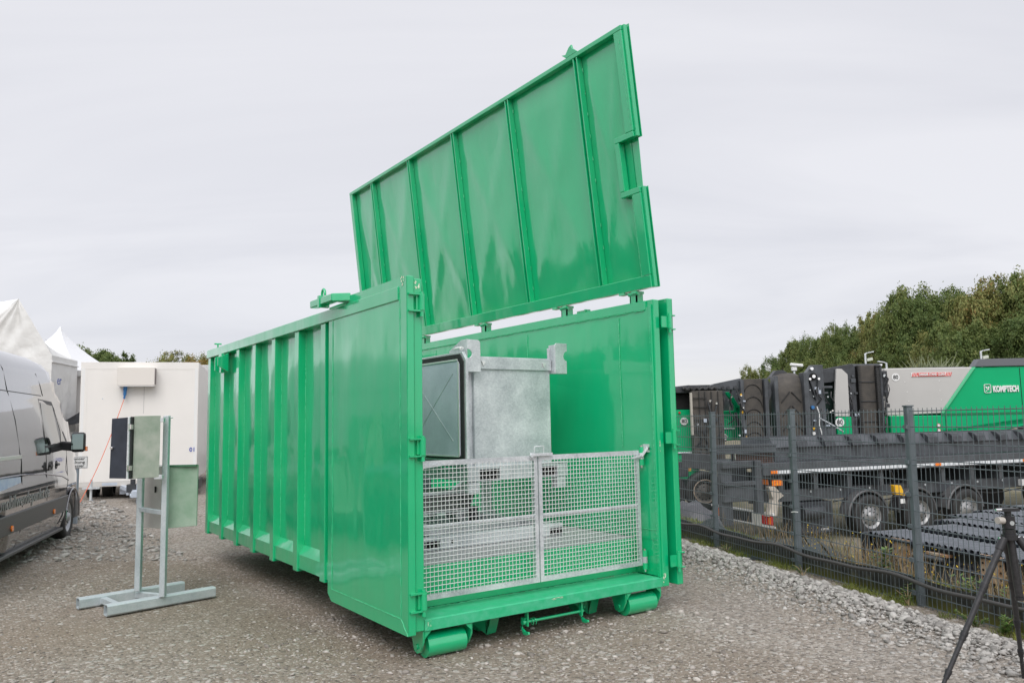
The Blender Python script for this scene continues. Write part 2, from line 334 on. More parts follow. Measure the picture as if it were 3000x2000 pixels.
col = mixc(math_(t, 'MULTIPLY', loose, .30), col, (.38, .365, .345))
gcol = ramp(big.outputs[0], [(.3, (.07, .08, .03)), (.45, (.14, .14, .065)), (.6, (.24, .215, .16)), (.7, (.30, .275, .23))])
gf = math_(t, 'MULTIPLY', ag.outputs['Fac'], ramp(N(t, 'ShaderNodeTexNoise', i_Scale=1.9, i_Detail=5.0).outputs[0], [(.3, (.35, .35, .35)), (.55, (1, 1, 1))]))
t.links.new(mixc(gf, col, gcol), b.inputs['Base Color'])
hgtn = math_(t, 'ADD', math_(t, 'MULTIPLY', math_(t, 'SUBTRACT', .6, v1.outputs['Distance']), m_small), math_(t, 'MULTIPLY', math_(t, 'MULTIPLY', math_(t, 'SUBTRACT', .8, v2.outputs['Distance']), m_big), 2.2))
hgtn = math_(t, 'ADD', hgtn, math_(t, 'MULTIPLY', fine.outputs[0], .35))
bb = N(t, 'ShaderNodeBump', i_Strength=1.0, i_Distance=.018); t.links.new(hgtn, bb.inputs['Height']); t.links.new(bb.outputs[0], b.inputs['Normal'])
me.materials.append(gm); ground = bpy.data.objects.new('ground', me); C.objects.link(ground); tag(ground, kind='structure', label='compacted grey brown gravel yard')

def scatter_stones(name, pts, sizes, m, flat=.5):
    """one mesh of low, broken stones"""
    bm = bmesh.new(); bmesh.ops.create_icosphere(bm, subdivisions=1, radius=1); bv = np.array([v.co[:] for v in bm.verts]); bf = np.array([[v.index for v in f.verts] for f in bm.faces]); bm.free()
    n = len(pts); k = len(bv); V = np.repeat(bv[None], n, 0)*(1+rng.uniform(-.28, .28, (n, k, 1)))
    sc = np.stack([rng.uniform(.7, 1.35, n), rng.uniform(.55, 1.0, n), rng.uniform(.28, .62, n)*flat*1.6], 1); V = V*sc[:, None]*sizes[:, None, None]
    a = rng.uniform(0, 2*PI, n); b_ = rng.normal(0, .35, n); ca, sa, cb, sb = np.cos(a), np.sin(a), np.cos(b_), np.sin(b_)
    x, y, z = V[..., 0].copy(), V[..., 1].copy(), V[..., 2].copy()
    y2 = y*cb[:, None]-z*sb[:, None]; z2 = y*sb[:, None]+z*cb[:, None]; x3 = x*ca[:, None]-y2*sa[:, None]; y3 = x*sa[:, None]+y2*ca[:, None]
    V = np.stack([x3+pts[:, 0, None], y3+pts[:, 1, None], z2+pts[:, 2, None]], -1).reshape(-1, 3)
    Fc = (bf[None]+(np.arange(n)*k)[:, None, None]).reshape(-1, 3)
    me = bpy.data.meshes.new(name); me.vertices.add(len(V)); me.vertices.foreach_set('co', V.ravel()); me.loops.add(Fc.size); me.loops.foreach_set('vertex_index', Fc.ravel())
    me.polygons.add(len(Fc)); me.polygons.foreach_set('loop_start', np.arange(len(Fc))*3); me.update(calc_edges=True); me.materials.append(m)
    o = bpy.data.objects.new(name, me); C.objects.link(o); return o
ST = mat('grey_limestone', (.15, .13, .11), .85, n_scale=30, island=.85, col2=(.56, .52, .475), bump=.3, b_scale=60)
ST2 = mat('ridge_limestone', (.17, .16, .148), .85, n_scale=30, island=.8, col2=(.55, .53, .495), bump=.4, b_scale=60)
# loose chippings over the yard, denser near the camera
n = 64000; dep = 3.0+rng.random(n)**1.35*13; lat = (rng.random(n)*2-1)*dep*.72
px = CG.x+r0.x*lat+f0.x*dep; py = CG.y+r0.y*lat+f0.y*dep
sg = (px-FA.x)*FN.x+(py-FA.y)*FN.y; patch = np.array([mnoise.noise((a*.45, b_*.45, 3.)) for a, b_ in zip(px, py)])
keep = (sg < -.35) & (rng.random(n) < .42+patch*1.3) & ~((px > .1) & (px < 2.4) & (py > .3) & (py < 5.6))
px, py = px[keep], py[keep]; sz = np.exp(rng.normal(math.log(.0082), .55, len(px))); sz = np.clip(sz, .004, .036)
tag(scatter_stones('loose_stones', np.stack([px, py, hgt(px, py)+sz*.1], 1), sz, ST), 'loose pale stones lying over the gravel yard', 'gravel', kind='stuff')
n = 15000; tt = rng.uniform(-3.2, 6.5, n); ss = -.30-np.abs(rng.normal(0, .36, n)); px = FA.x+FD.x*tt+FN.x*ss; py = FA.y+FD.y*tt+FN.y*ss
sz = np.clip(np.exp(rng.normal(math.log(.0165), .5, n)), .007, .06)*(1-.3*np.clip((-ss-.3)/1.0, 0, 1))
tag(scatter_stones('gravel_ridge', np.stack([px, py, hgt(px, py)+rng.uniform(-.01, .03, n)*np.clip(1-(-ss-.3)/1.0, 0, 1)], 1), sz, ST2, .7), 'bank of coarse grey limestone rubble along the foot of the fence', 'rubble bank', kind='stuff')
# a band of pale stones on the left in front of the white trailer
n = 9000; lat = rng.uniform(-9, -2.6, n); dep = rng.uniform(10.2, 19, n); px = CG.x+r0.x*lat+f0.x*dep; py = CG.y+r0.y*lat+f0.y*dep
keep = ~((px > -.2)) & (rng.random(n) < .8); px, py = px[keep], py[keep]; sz = np.clip(np.exp(rng.normal(math.log(.024), .45, len(px))), .01, .07)
tag(scatter_stones('stone_patch', np.stack([px, py, hgt(px, py)+sz*.2], 1), sz, ST2), 'patch of coarse pale stones in front of the white box trailer', 'stones', kind='stuff')

# ================================================================ ROLL-OFF CONTAINER (origin at its front left corner, y along its length)
LEN = 5.69; TOPZ = 2.72
cont = thing('roll_off_container', 'open green steel roll-off container with its lid raised and end doors folded back', 'container')
def part(name, mb, m=GREEN, parent=cont, bevel=.004, label=None, norm=True):
    o = mb.build(name, m, parent, bevel, norm=norm)
    if label: o['label'] = label
    return o
# left side wall sheet with slightly buckled bays
ribs_y = [1.627, 2.31, 3.01, 3.68, 4.32, 4.96, 5.63]
mb = MB()
def sheet(mb, x, y0, y1, z0, z1, amp, seed, ny=10, nz=20, sgn=1):
    k = len(mb.v)
    for j in range(nz+1):
        for i in range(ny+1):
            a, b_ = i/ny, j/nz; e = math.sin(PI*a)*min(1, math.sin(PI*b_)*2.2)
            mb.v.append((x+sgn*amp*e*(.35+mnoise.noise((seed*3.1+a*1.1, seed+b_*2.6, .3))*1.3), y0+(y1-y0)*a, z0+(z1-z0)*b_))
    for j in range(nz):
        for i in range(ny): q = k+j*(ny+1)+i; mb.f.append((q, q+1, q+ny+2, q+ny+1)); mb.sm.append(True)
for i in range(6): sheet(mb, .012, ribs_y[i]+.045, ribs_y[i+1]-.06, .545, 2.58, -.012, i+1)
mb.box((.094, 0.1, .34), (.104, LEN, 2.6)); mb.box((.012, .12, .6), (.020, 1.6, 2.58))
sw = part('side_wall', mb, bevel=0, norm=False)
kick = MB()
for i in range(6):
    a, b_ = ribs_y[i]+.052, ribs_y[i+1]-.052
    kick.hexa([(-.045, a, .345), (.016, a, .345), (.016, b_, .345), (-.045, b_, .345), (-.045, a, .475), (.016, a, .56), (.016, b_, .56), (-.045, b_, .475)])
kick.hexa([(-.045, .1, .345), (.015, .12, .345), (.015, ribs_y[0]-.05, .345), (-.045, ribs_y[0]-.05, .345), (-.045, .12, .475), (.015, .12, .56), (.015, ribs_y[0]-.05, .56), (-.045, ribs_y[0]-.05, .475)])
part('kick_plate', kick, parent=sw)
for i, y in enumerate(ribs_y):
    o = MB().prism([(-.06, y-.066), (-.06, y+.05), (.016, y+.060), (.016, y-.066)], 2, .318, 2.567).build('rib', GREEN, sw, .006, 2); ORG[o.name] = (0, 0, 0)
    wb = MB(); weld(wb, (.012, y-.068, .60), (.012, y-.068, 2.55)); weld(wb, (-.05, y-.06, .345), (-.05, y-.06, .50), .003); wb.build('weld_bead', WELD, sw)
part('top_rail', MB().box((-.075, .1, 2.567), (.08, LEN+.02, 2.672)), bevel=.006)
lug = MB().prism([(4.86+dy, z) for dy, z in ((-.06, 2.56), (.07, 2.56), (.07, 2.45), (.02, 2.33), (-.04, 2.33), (-.06, 2.42))], 0, -.12, -.09).cyl((-.13, 4.86, 2.46), (-.08, 4.86, 2.46), .032, 16)
part('lifting_lug', lug, bevel=.003)
part('lifting_lug', MB().prism([(-.065, 2.56), (-.19, 2.50), (-.19, 2.40), (-.065, 2.33)], 1, 4.68, 4.70), bevel=.003)
part('lifting_lug', MB().prism([(-.065, 2.56), (-.15, 2.52), (-.15, 2.36), (-.065, 2.33)], 1, 4.98, 5.0), bevel=.003)
for yy in (5.45, 1.25): part('rail_handle', MB().cyl((0, yy, 2.66), (0, yy, 2.735), .010, 10).cyl((-.045, yy, 2.74), (.045, yy, 2.74), .010, 10), bevel=0)
# right side wall
mb = MB(); sheet(mb, 2.42, .02, 3.9, .6, 2.68, .02, 21, 34, 24); sheet(mb, 2.42, 3.9, LEN-.02, .6, 2.68, .012, 24, 14, 20)
mb.box((2.424, .02, .29), (2.436, LEN, 2.66)); mb.box((2.40, .30, .29), (2.423, .34, .6))
rw = part('side_wall', mb, bevel=0, norm=False)
part('top_rail', MB().box((2.412, .085, 2.655), (2.52, LEN, 2.742)), bevel=.005)
wb = MB()
for y in (.446, 1.935, 4.0): weld(wb, (2.414, y, 1.42), (2.414, y, 2.62))
weld(wb, (2.414, .04, .689), (2.414, .233, .689), .003); weld(wb, (2.414, .04, .33), (2.414, .035, 2.68), .003); weld(wb, (2.412, .30, .74), (2.412, 2.7, .742), .0028); weld(wb, (2.412, .1, 2.652), (2.412, 4.6, 2.652), .003, .05)
wb.build('weld_bead', WELD, rw)
for i in range(8): MB().box((2.44, .5+i*.7, .33), (2.56, .62+i*.7, 2.65)).build('rib', GREEN, rw, .005)
# end wall, floor box, grating
part('end_wall', MB().box((.1, LEN, .34), (2.43, LEN+.05, 2.7)).box((0, LEN-.05, .34), (2.5, LEN+.0, .46)))
part('floor_box', MB().box((.105, .30, .291), (2.40, .312, .596)).box((.105, .312, .50), (2.40, 5.6, .58)))
gm2 = mat('grip_grating', (.34, .34, .35), .5, metal=.35, n_scale=130, col2=(.62, .62, .63), bump=.9, b_scale=160, b_dist=.006, detail=2)
gt = MB()
for i in range(5):
    for j in range(3): gt.box((.11+j*.765, .315+i*1.06, .582), (.11+j*.765+.758, .315+i*1.06+1.052, .602))
part('floor_grating', gt, gm2, bevel=.002)
# front frame
part('corner_post', MB().box((0, 0, .212), (.072, .11, 2.722)), bevel=.006, label='left front post behind the folded door')
part('corner_post', MB().box((2.432, 0, .204), (2.505, .12, 2.744)), bevel=.006)
part('corner_post', MB().box((2.412, .018, .286), (2.432, .05, 2.70)), bevel=.002)
SILL = mat('scuffed_green_enamel', (.01, .46, .19), .28, n_scale=14, detail=8, col2=(.09, .53, .30), bump=.1, b_scale=30)
part('door_sill', MB().box((.074, 0, .206), (2.43, .016, .286)).box((.074, .018, .27), (2.408, .298, .286)), SILL, bevel=.004)
cw = MB(); weld(cw, (.105, .29, .289), (2.40, .29, .289), .005); weld(cw, (.08, -.002, .215), (.125, -.002, .285), .003); weld(cw, (2.40, -.002, .285), (2.428, -.002, .215), .003)
part('weld_bead', cw, WELD, bevel=0)
CHIP = mat('bare_primer_chip', (.55, .66, .48), .6, n_scale=60, n_amt=.3)
def chip(p, ux, uz, w_, h_, seed):
    g_ = random.Random(seed); m_ = MB(); p = Vector(p); ux = Vector(ux); uz = Vector(uz); n_ = ux.cross(uz)*.0012
    for q in range(7):
        c_ = p+ux*g_.uniform(-w_, w_)+uz*g_.uniform(-h_, h_); k_ = [c_+ux*math.cos(a)*w_*g_.uniform(.12, .45)+uz*math.sin(a)*h_*g_.uniform(.12, .45) for a in np.linspace(0, 5.4, 7)]
        m_.quad(*[tuple(v_+n_*(1+.1*q)) for v_ in k_])
    part('paint_chip', m_, CHIP, bevel=0, norm=False)
chip((.03, -.001, 2.66), (1, 0, 0), (0, 0, 1), .022, .04, 1); chip((-.0668, .05, 2.70), (0, -1, 0), (0, 0, 1), .03, .03, 2); chip((1.25, -.001, .272), (1, 0, 0), (0, 0, 1), .06, .007, 3)
chip((.11, -.001, .26), (1, 0, 0), (0, 0, 1), .012, .02, 4); chip((2.45, -.001, .27), (1, 0, 0), (0, 0, 1), .018, .04, 5); chip((2.45, -.001, 1.42), (1, 0, 0), (0, 0, 1), .006, .05, 6)
# floor longitudinals and cross members under the floor
part('chassis_rail', MB().prism([(.325, .30), (.325, .12), (.42, .01), (.52, .01), (.62, .10), (5.6, .10), (5.6, .33), (.325, .33)], 0, .78, .90), bevel=.003)
part('chassis_rail', MB().prism([(.325, .30), (.325, .12), (.42, .01), (.52, .01), (.62, .10), (5.6, .10), (5.6, .33), (.325, .33)], 0, 1.80, 1.92), bevel=.003)
cm = MB()
for i in range(7): cm.box((.12, .5+i*.75, .34), (2.4, .57+i*.75, .49))
part('cross_member', cm)
for gx in (.785, 1.828):
    part('skid_plate', MB().prism([(gx, .006), (gx+.086, .012), (gx+.150, .206), (gx+.064, .206)], 1, .305, .318), bevel=.002)
    part('skid_gusset', MB().prism([(.319, .006), (.319, .206), (.80, .206)], 0, gx-.002, gx+.010), bevel=.002)
    part('skid_gusset', MB().hexa([(gx-.14, .50, .15), (gx, .319, .01), (gx+.01, .319, .01), (gx-.13, .50, .15), (gx-.14, .50, .206), (gx, .319, .206), (gx+.01, .319, .206), (gx-.13, .50, .206)]), bevel=0)
part('lifting_lug', MB().box((.12, 1.05, .10), (.2, 1.13, .30)), bevel=.004)
# rollers
def roller(x0, x1):
    r_ = part('roller', MB().cyl((x0+.032, .11, .082), (x1-.022, .11, .082), .084, 56), bevel=.003)
    for xa, lbl in ((x0-.022, 0), (x1+.004, 1)):
        pr = [(.02, .205), (.02, .13), (.065, .05), (.11, .035), (.155, .05), (.22, .205)]
        b_ = MB().prism(pr, 0, xa, xa+.014); b_.cyl((xa-.012, .11, .082), (xa+.026, .11, .082), .02, 14)
        b_.prism([(xa+.014 if not lbl else xa, .202), (xa+.014+.05 if not lbl else xa-.05, .202), (xa+.014+.008 if not lbl else xa-.008, .165), (xa+.014 if not lbl else xa, .15)], 1, .012, .020)
        o = b_.build('bracket', GREEN, r_, .002)
roller(.09, .46); roller(2.02, 2.40)
# locking bar with hooks below the sill
part('locking_bar', MB().cyl((.985, .07, .117), (1.575, .07, .117), .0115, 14).cyl((.962, .07, .117), (.985, .07, .117), .02, 14)
     .tube([(1.04+.003*i, .07+.024*math.cos(i*.7), .112+.026*math.sin(i*.7)) for i in range(16)], .0035, 6), bevel=0)
part('hanger', MB().box((.996, .045, .085), (1.008, .085, .207)), bevel=.002); part('hanger', MB().box((1.538, .045, .085), (1.552, .085, .207)), bevel=.002)
for hx in (.975, 1.568):
    part('hook', MB().prism([(.05, .15), (.09, .15), (.085, .07), (.045, .055), (-.0, .058), (-.005, .04), (.03, .026), (.07, .026), (.105, .08)], 0, hx-.008, hx+.008), bevel=.003)
part('chassis_lug', MB().box((1.40, .25, .16), (1.42, .27, .28)).box((1.37, .22, .155), (1.45, .30, .17)), bevel=.002)
# door hinges on both posts
def door(y_in, sgn, x0, x1, zb, zt, nm_label):
    """end door folded 270 degrees back; x0 is its outer face"""
    xa, xb = min(x0, x1), max(x0, x1)
    d = MB().prism([(-.02, zb), (1.40, zb+.0), (1.47, zb+.055), (1.465, zt-.042), (1.04, zt-.036), (1.03, zt), (-.02, zt)], 0, xa+.001, xb)
    o = part('end_door', d, bevel=.006, label=nm_label)
    fr = MB(); xo = x0-.0 if sgn < 0 else x0
    e = .001*sgn
    def strip(pts): fr.prism(pts, 0, min(x0-e*0, x0-e), max(x0, x0-e))
    strip([(-.02, zb), (.085, zb+.105), (.085, zt-.105), (-.02, zt)]); strip([(-.018, zt), (.085, zt-.103), (1.02, zt-.11), (1.02, zt-.0)])
    strip([(-.018, zb), (.085, zb+.103), (1.37, zb+.10), (1.385, zb+.002)]); strip([(1.37, zb+.10), (1.385, zb+.002), (1.468, zb+.057), (1.464, zt-.06), (1.37, zt-.12)])
    fr.build('door_frame', GREEN, o, .001)
    wl = MB(); xw = x0+.001*sgn
    for a, b_ in (((xw, .088, zb+.10), (xw, .088, zt-.11)), ((xw, .088, zb+.10), (xw, -.015, zb+.005)), ((xw, .09, zt-.11), (xw, 1.36, zt-.12)), ((xw, .09, zb+.102), (xw, 1.37, zb+.104)), ((xw, 1.372, zb+.10), (xw, 1.372, zt-.12))): weld(wl, a, b_, .0032, .03)
    wl.build('weld_bead', WELD, o)
    return o
ldoor = door(0, -1, -.066, -.004, .196, 2.735, 'left end door folded back along the side wall')
rdoor = door(0, 1, 2.655, 2.59, .204, 2.762, 'right end door folded back outside the right post')
bm1 = MB().hexa([(-.19, 1.10, 2.69), (-.06, 1.00, 2.69), (-.06, 1.13, 2.69), (-.11, 1.14, 2.69), (-.19, 1.10, 2.757), (-.06, 1.00, 2.757), (-.06, 1.13, 2.757), (-.11, 1.14, 2.757)])
bm1.box((-.19, 1.10, 2.695), (-.11, 1.60, 2.757))
lb = part('locking_beam', bm1, bevel=.006)
MB().box((-.197, 1.36, 2.675), (-.103, 1.40, 2.775)).tube([(-.15, 1.38+.035*math.cos(a), 2.79+.045*math.sin(a)) for a in np.linspace(-.3, PI+.3, 12)], .011, 8).build('ring', GREEN, lb, .002)
for zc_, hl in ((2.54, 0), (1.495, 0), (.42, 0)):
    h = MB().prism([(-.055, -.045), (.072, -.04), (.078, .0), (-.055, -.022)], 2, zc_+.055, zc_+.067).prism([(-.055, -.045), (.072, -.04), (.078, .0), (-.055, -.022)], 2, zc_-.067, zc_-.055)
    h.cyl((.052, -.03, zc_-.056), (.052, -.03, zc_+.056), .0225, 18).cyl((.052, -.03, zc_-.10), (.052, -.03, zc_+.082), .015, 14).box((.012, -.02, zc_-.05), (.05, .002, zc_+.05))
    part('door_hinge', h, bevel=.002)
    h = MB().prism([(2.575, -.05), (2.665, -.045), (2.668, -.018), (2.59, -.018), (2.57, -.03)], 2, zc_+.058, zc_+.068).prism([(2.575, -.05), (2.665, -.045), (2.668, -.018), (2.59, -.018), (2.57, -.03)], 2, zc_-.068, zc_-.058)
    h.cyl((2.588, -.045, zc_-.058), (2.588, -.045, zc_+.058), .021, 18).cyl((2.588, -.045, zc_-.10), (2.588, -.045, zc_+.08), .014, 14).box((2.495, -.038, zc_-.05), (2.585, -.028, zc_+.05))
    part('door_hinge', h, bevel=.002)
# --- the raised lid, hinged on the right wall
lid = bpy.data.objects.new('lid', None); C.objects.link(lid); lid.parent = cont
TH = .1129; lid.location = (2.3995, 0, 2.8494); lid.rotation_euler = (0, -TH, 0); ORG[lid.name] = (0, 0, 0); lid.empty_display_size = .1
# local: x outward (away from the box), y length, z up the lid
LB = 6.2; LT = 2.425
NO = [(-.03, 0), (LB, 0), (LB, LT), (-.03, LT), (-.03, 1.40), (.20, 1.40), (.20, .91), (-.03, .91)]
sk = MB().prism([(-.05, .0), (LB+.02, .0), (LB+.02, LT+.01), (-.05, LT+.01), (-.05, 1.385), (.0, 1.385), (.015, .925), (-.05, .925)], 0, .078, .084)
ribs = [.655, 1.86, 3.055, 4.235, 5.41]
def crease(y0, y1, z0, z1, seed):
    """panel with shallow diagonal crease lines pressed in"""
    m_ = MB(); x0 = .072; ny, nz_ = 16, 32; k = 0
    for j in range(nz_+1):
        for i in range(ny+1):
            a, b_ = i/ny, j/nz_; e = min(1, 5*min(a, 1-a))*min(1, 8*min(b_, 1-b_))
            dcr = min(abs(a-b_), abs(a+b_-1)); v = -.018*math.exp(-dcr*8)*e + .022*e*mnoise.noise((a*1.5+seed*2.7, b_*2.4, seed))
            m_.v.append((x0+v, y0+(y1-y0)*a, z0+(z1-z0)*b_))
    for j in range(nz_):
        for i in range(ny): q = k+j*(ny+1)+i; m_.f.append((q, q+1, q+ny+2, q+ny+1)); m_.sm.append(True)
    return m_
sk.build('skin', GREEN, lid, 0)
bays = [.06]+ribs+[LB-.04]
pm = MB()
for i in range(6):
    a, b_ = bays[i]+.03, bays[i+1]-.03
    if i == 0: a = .09
    q = crease(a, b_, .12, LT-.03, i+1.5); k = len(pm.v); pm.v += q.v; pm.f += [tuple(k+i_ for i_ in f_) for f_ in q.f]; pm.sm += q.sm
# keep the notch open: the first bay starts behind it
for n_, v_ in enumerate(pm.v):
    if v_[1] < .22 and .91 < v_[2] < 1.40: pm.v[n_] = (v_[0], max(v_[1], .02), v_[2])
pm.build('panel', GREEN, lid, 0, norm=False)
fr = MB()
fr.box((.0, -.02, 0), (.07, LB, .115)); fr.box((.0, -.02, LT-.045), (.07, LB, LT)); fr.box((0, LB-.09, .116), (.07, LB, LT-.046))
fr.box((.0, -.02, .116), (.07, .085, .87)); fr.box((.0, -.02, 1.44), (.07, .085, LT-.046))
fr.box((.0, -.018, .871), (.07, .24, .925)); fr.box((.0, -.018, 1.385), (.07, .24, 1.439)); fr.box((.0, .18, .926), (.07, .24, 1.384))
fr.box((.02, -.045, .0), (.062, -.0201, .925)); fr.box((.02, -.045, 1.385), (.062, -.0201, LT))
o = fr.build('lid_frame', GREEN, lid, .006, 2)
for y in ribs:
    MB().box((.004, y-.033, .116), (.07, y-.018, LT-.046)).box((.004, y+.018, .116), (.07, y+.033, LT-.046)).box((.05, y-.018, .116), (.07, y+.018, LT-.046)).build('lid_rib', GREEN, lid, .002)
wl = MB()
for y in ribs:
    for z in np.arange(.25, 2.3, .22): weld(wl, (.062, y-.036, z), (.062, y-.036, z+.035), .005); weld(wl, (.062, y+.036, z), (.062, y+.036, z+.035), .005)
weld(wl, (-.001, .086, .12), (-.001, .086, .87), .002); weld(wl, (-.001, .088, .12), (-.001, -.01, .10), .002); weld(wl, (-.001, .0, 1.5), (-.001, .02, 2.3), .002)
wl.build('weld_bead', WELD, lid)
MB().prism([(.62, 0), (.80, 0), (.86, .05), (.80, .035), (.74, .085), (.70, .10), (.69, .06)], 0, .0, .02).build('latch', GREEN, lid, .002).location = (0, -.02, LT)
for y in (.24, 1.275, 2.83, 4.35, 5.5):
    part('lid_hinge', MB().box((2.415, y-.045, 2.73), (2.43, y+.045, 2.835)).box((2.415, y-.045, 2.735), (2.50, y-.035, 2.82)).box((2.415, y+.03, 2.735), (2.50, y+.04, 2.82))
         .cyl((2.425, y-.07, 2.825), (2.425, y+.06, 2.825), .02, 14).box((2.395, y-.06, 2.822), (2.50, y-.0, 2.846)).box((2.395, y+.10, 2.828), (2.45, y+.17, 2.85)), bevel=.003)
part('stop_bracket', MB().box((2.47, .95, 2.742), (2.50, 1.13, 2.775)).cyl((2.46, .99, 2.77), (2.51, .99, 2.77), .012, 10), bevel=.002)
# --- mesh gates
def gate(x0, x1, left):
    GY = .20; zb, zt = .372, 1.385
    g = bpy.data.objects.new('mesh_gate', None); C.objects.link(g); g.parent = cont; g.empty_display_size = .1; ORG[g.name] = (0, 0, 0)
    fr = MB().box((x0, GY-.02, zb), (x1, GY+.005, zb+.04)).box((x0, GY-.02, zt-.04), (x1, GY+.005, zt)).box((x0, GY-.02, zb+.0405), (x0+.035, GY+.005, zt-.0405)).box((x1-.035, GY-.02, zb+.0405), (x1, GY+.005, zt-.0405))
    fr.cyl((x0+.03, GY+.008, .895), (x1-.03, GY+.008, .895), .017, 12)
    fr.build('gate_frame', GALV, g, .003)
    ws = MB(); p = .0335; nx = int((x1-x0-.05)/p); nz_ = int((zt-zb-.05)/p); a = .0026
    xs = [x0+.03+i*(x1-x0-.06)/nx for i in range(nx+1)]; zs = [zb+.03+i*(zt-zb-.06)/nz_ for i in range(nz_+1)]
    for i, x in enumerate(xs[1:-1]): ws.tube([(x, GY-.024+(a if (i+j) % 2 else -a), z) for j, z in enumerate(zs)], .0027, 5)
    for j, z in enumerate(zs[1:-1]): ws.tube([(x, GY-.024+(-a if (i+j+1) % 2 else a), z) for i, x in enumerate(xs)], .0027, 5)
    ws.build('wire_mesh', WIRE, g)
    return g
g1 = gate(.085, 1.222, True); g2 = gate(1.234, 2.362, False); g1['label'] = 'left leaf of the wire mesh gate'; g2['label'] = 'right leaf of the wire mesh gate'
MB().box((1.165, .155, 1.382), (1.365, .178, 1.404)).box((1.14, .168, 1.36), (1.18, .179, 1.41)).cyl((1.15, .15, 1.385), (1.15, .18, 1.385), .013, 10).tube([(1.185, .166, 1.40), (1.185, .166, 1.452), (1.19, .166, 1.458), (1.275, .166, 1.462), (1.28, .166, 1.455), (1.28, .166, 1.405)], .0042, 8).build('latch', GALV, g1, .002)
for zc_ in (.42, 1.335):
    for dz, m_ in ((-.055, GREEN), (.055, GREEN), (0, GALV)):
        MB().cyl((2.388, .175, zc_+dz-.027), (2.388, .175, zc_+dz+.027), .023, 18).box((2.388, .17, zc_+dz-.026), (2.415 if m_ is GREEN else 2.37, .18, zc_+dz+.026)).build('gate_hinge', m_, g2, .002)
    MB().cyl((2.388, .175, zc_-.105), (2.388, .175, zc_+.095), .013, 12).build('hinge_pin', CHROME, g2, .002)
MB().bar((2.25, .165, 1.318), (2.37, .15, 1.342), .014, .014).bar((2.37, .15, 1.336), (2.405, .11, 1.41), .035, .022).cyl((2.415, .10, 1.40), (2.415, .14, 1.40), .014, 10).box((2.395, .10, 1.37), (2.42, .16, 1.44)).build('gate_stay', GALV, g2, .003)
MB().bar((.10, .165, 1.335), (.30, .165, 1.352), .016, .016).bar((.06, .13, 1.372), (.13, .14, 1.325), .05, .014).cyl((.075, .12, 1.38), (.075, .16, 1.38), .012, 10).bar((.30, .16, 1.35), (.34, .16, 1.352), .006, .006).build('gate_stay', GALV, g1, .003)

# ================================================================ GALVANISED TIPPING BOX INSIDE
gal = thing('galvanised_tipping_unit', 'galvanised steel hopper unit standing on the grating inside the green container', 'hopper', (1.2, 1.0, .602), org=(1.2, 1.0, .602))
GP = lambda name, mb, m=GALV, bev=.003, par=gal, label=None: (lambda o: (o.__setitem__('label', label) if label else None, o)[1])(mb.build(name, m, par, bev))
GP('box_body', MB().box((1.145, 1.02, 1.25), (2.015, 2.0, 2.16)).box((1.075, 1.05, 1.26), (1.144, 1.9, 2.13)).box((1.195, 1.02, 2.1601), (1.96, 1.9, 2.19)), bev=.004)
GP('side_gap_panel', MB().box((1.02, 1.06, 1.30), (1.074, 1.85, 2.12)), GALVD)
GP('top_channel', MB().box((1.19, .998, 2.15), (2.02, 1.019, 2.255)).box((1.19, 1.0195, 2.22), (2.02, 1.10, 2.268)))
for xx in (1.232, 1.925):
    GP('stud', MB().prism([(xx-.022, 2.222), (xx+.022, 2.222), (xx, 2.175)], 1, .985, .9975), WIRE, bev=.001)
def holed(x0, x1, z0, z1, cx, cz, r, y0, y1, half=None):
    """plate with a round hole (half = 'r': notch open to the right)"""
    m_ = MB(); n_ = 24; out = []; inn = []
    for i in range(n_):
        a = 2*PI*i/n_; c_, s_ = math.cos(a), math.sin(a); inn.append((cx+r*c_, cz+r*s_))
        tx = ((x1 if c_ > 0 else x0)-cx)/c_ if abs(c_) > 1e-6 else 1e9; tz = ((z1 if s_ > 0 else z0)-cz)/s_ if abs(s_) > 1e-6 else 1e9
        t_ = min(tx, tz); out.append((cx+t_*c_, cz+t_*s_))
    # make corners
    for i in range(n_):
        j = (i+1) % n_; a, b_, c_, d_ = inn[i], out[i], out[j], inn[j]; poly = [a, b_]
        if abs(b_[0]-c_[0]) > 1e-6 and abs(b_[1]-c_[1]) > 1e-6:
            poly.append((x1 if max(b_[0], c_[0]) > cx+1e-6 and (abs(b_[0]-x1) < 1e-6 or abs(c_[0]-x1) < 1e-6) else x0, z1 if max(b_[1], c_[1]) > cz+1e-6 and (abs(b_[1]-z1) < 1e-6 or abs(c_[1]-z1) < 1e-6) else z0))
        poly += [c_, d_]; m_.prism(poly, 1, y0, y1)
    return m_
GP('corner_bracket', holed(1.033, 1.176, 2.118, 2.41, 1.045, 2.282, .042, .95, .958) if False else MB().prism([(1.045, 2.118), (1.172, 2.118), (1.176, 2.122), (1.172, 2.385), (1.155, 2.408), (1.033, 2.412), (1.033, 2.324), (1.06, 2.318), (1.078, 2.30), (1.084, 2.282), (1.078, 2.264), (1.06, 2.247), (1.033, 2.240), (1.033, 2.118)], 1, .945, .955)
   .prism([(.955, 2.118), (.955, 2.412), (1.06, 2.412), (1.27, 2.33), (1.27, 2.26), (1.0, 2.24), (1.0, 2.118)], 0, 1.033, 1.041).box((1.042, .956, 2.119), (1.172, 1.018, 2.127)).box((1.168, .956, 2.128), (1.176, 1.018, 2.38)), label='corner bracket with a round hole, left')
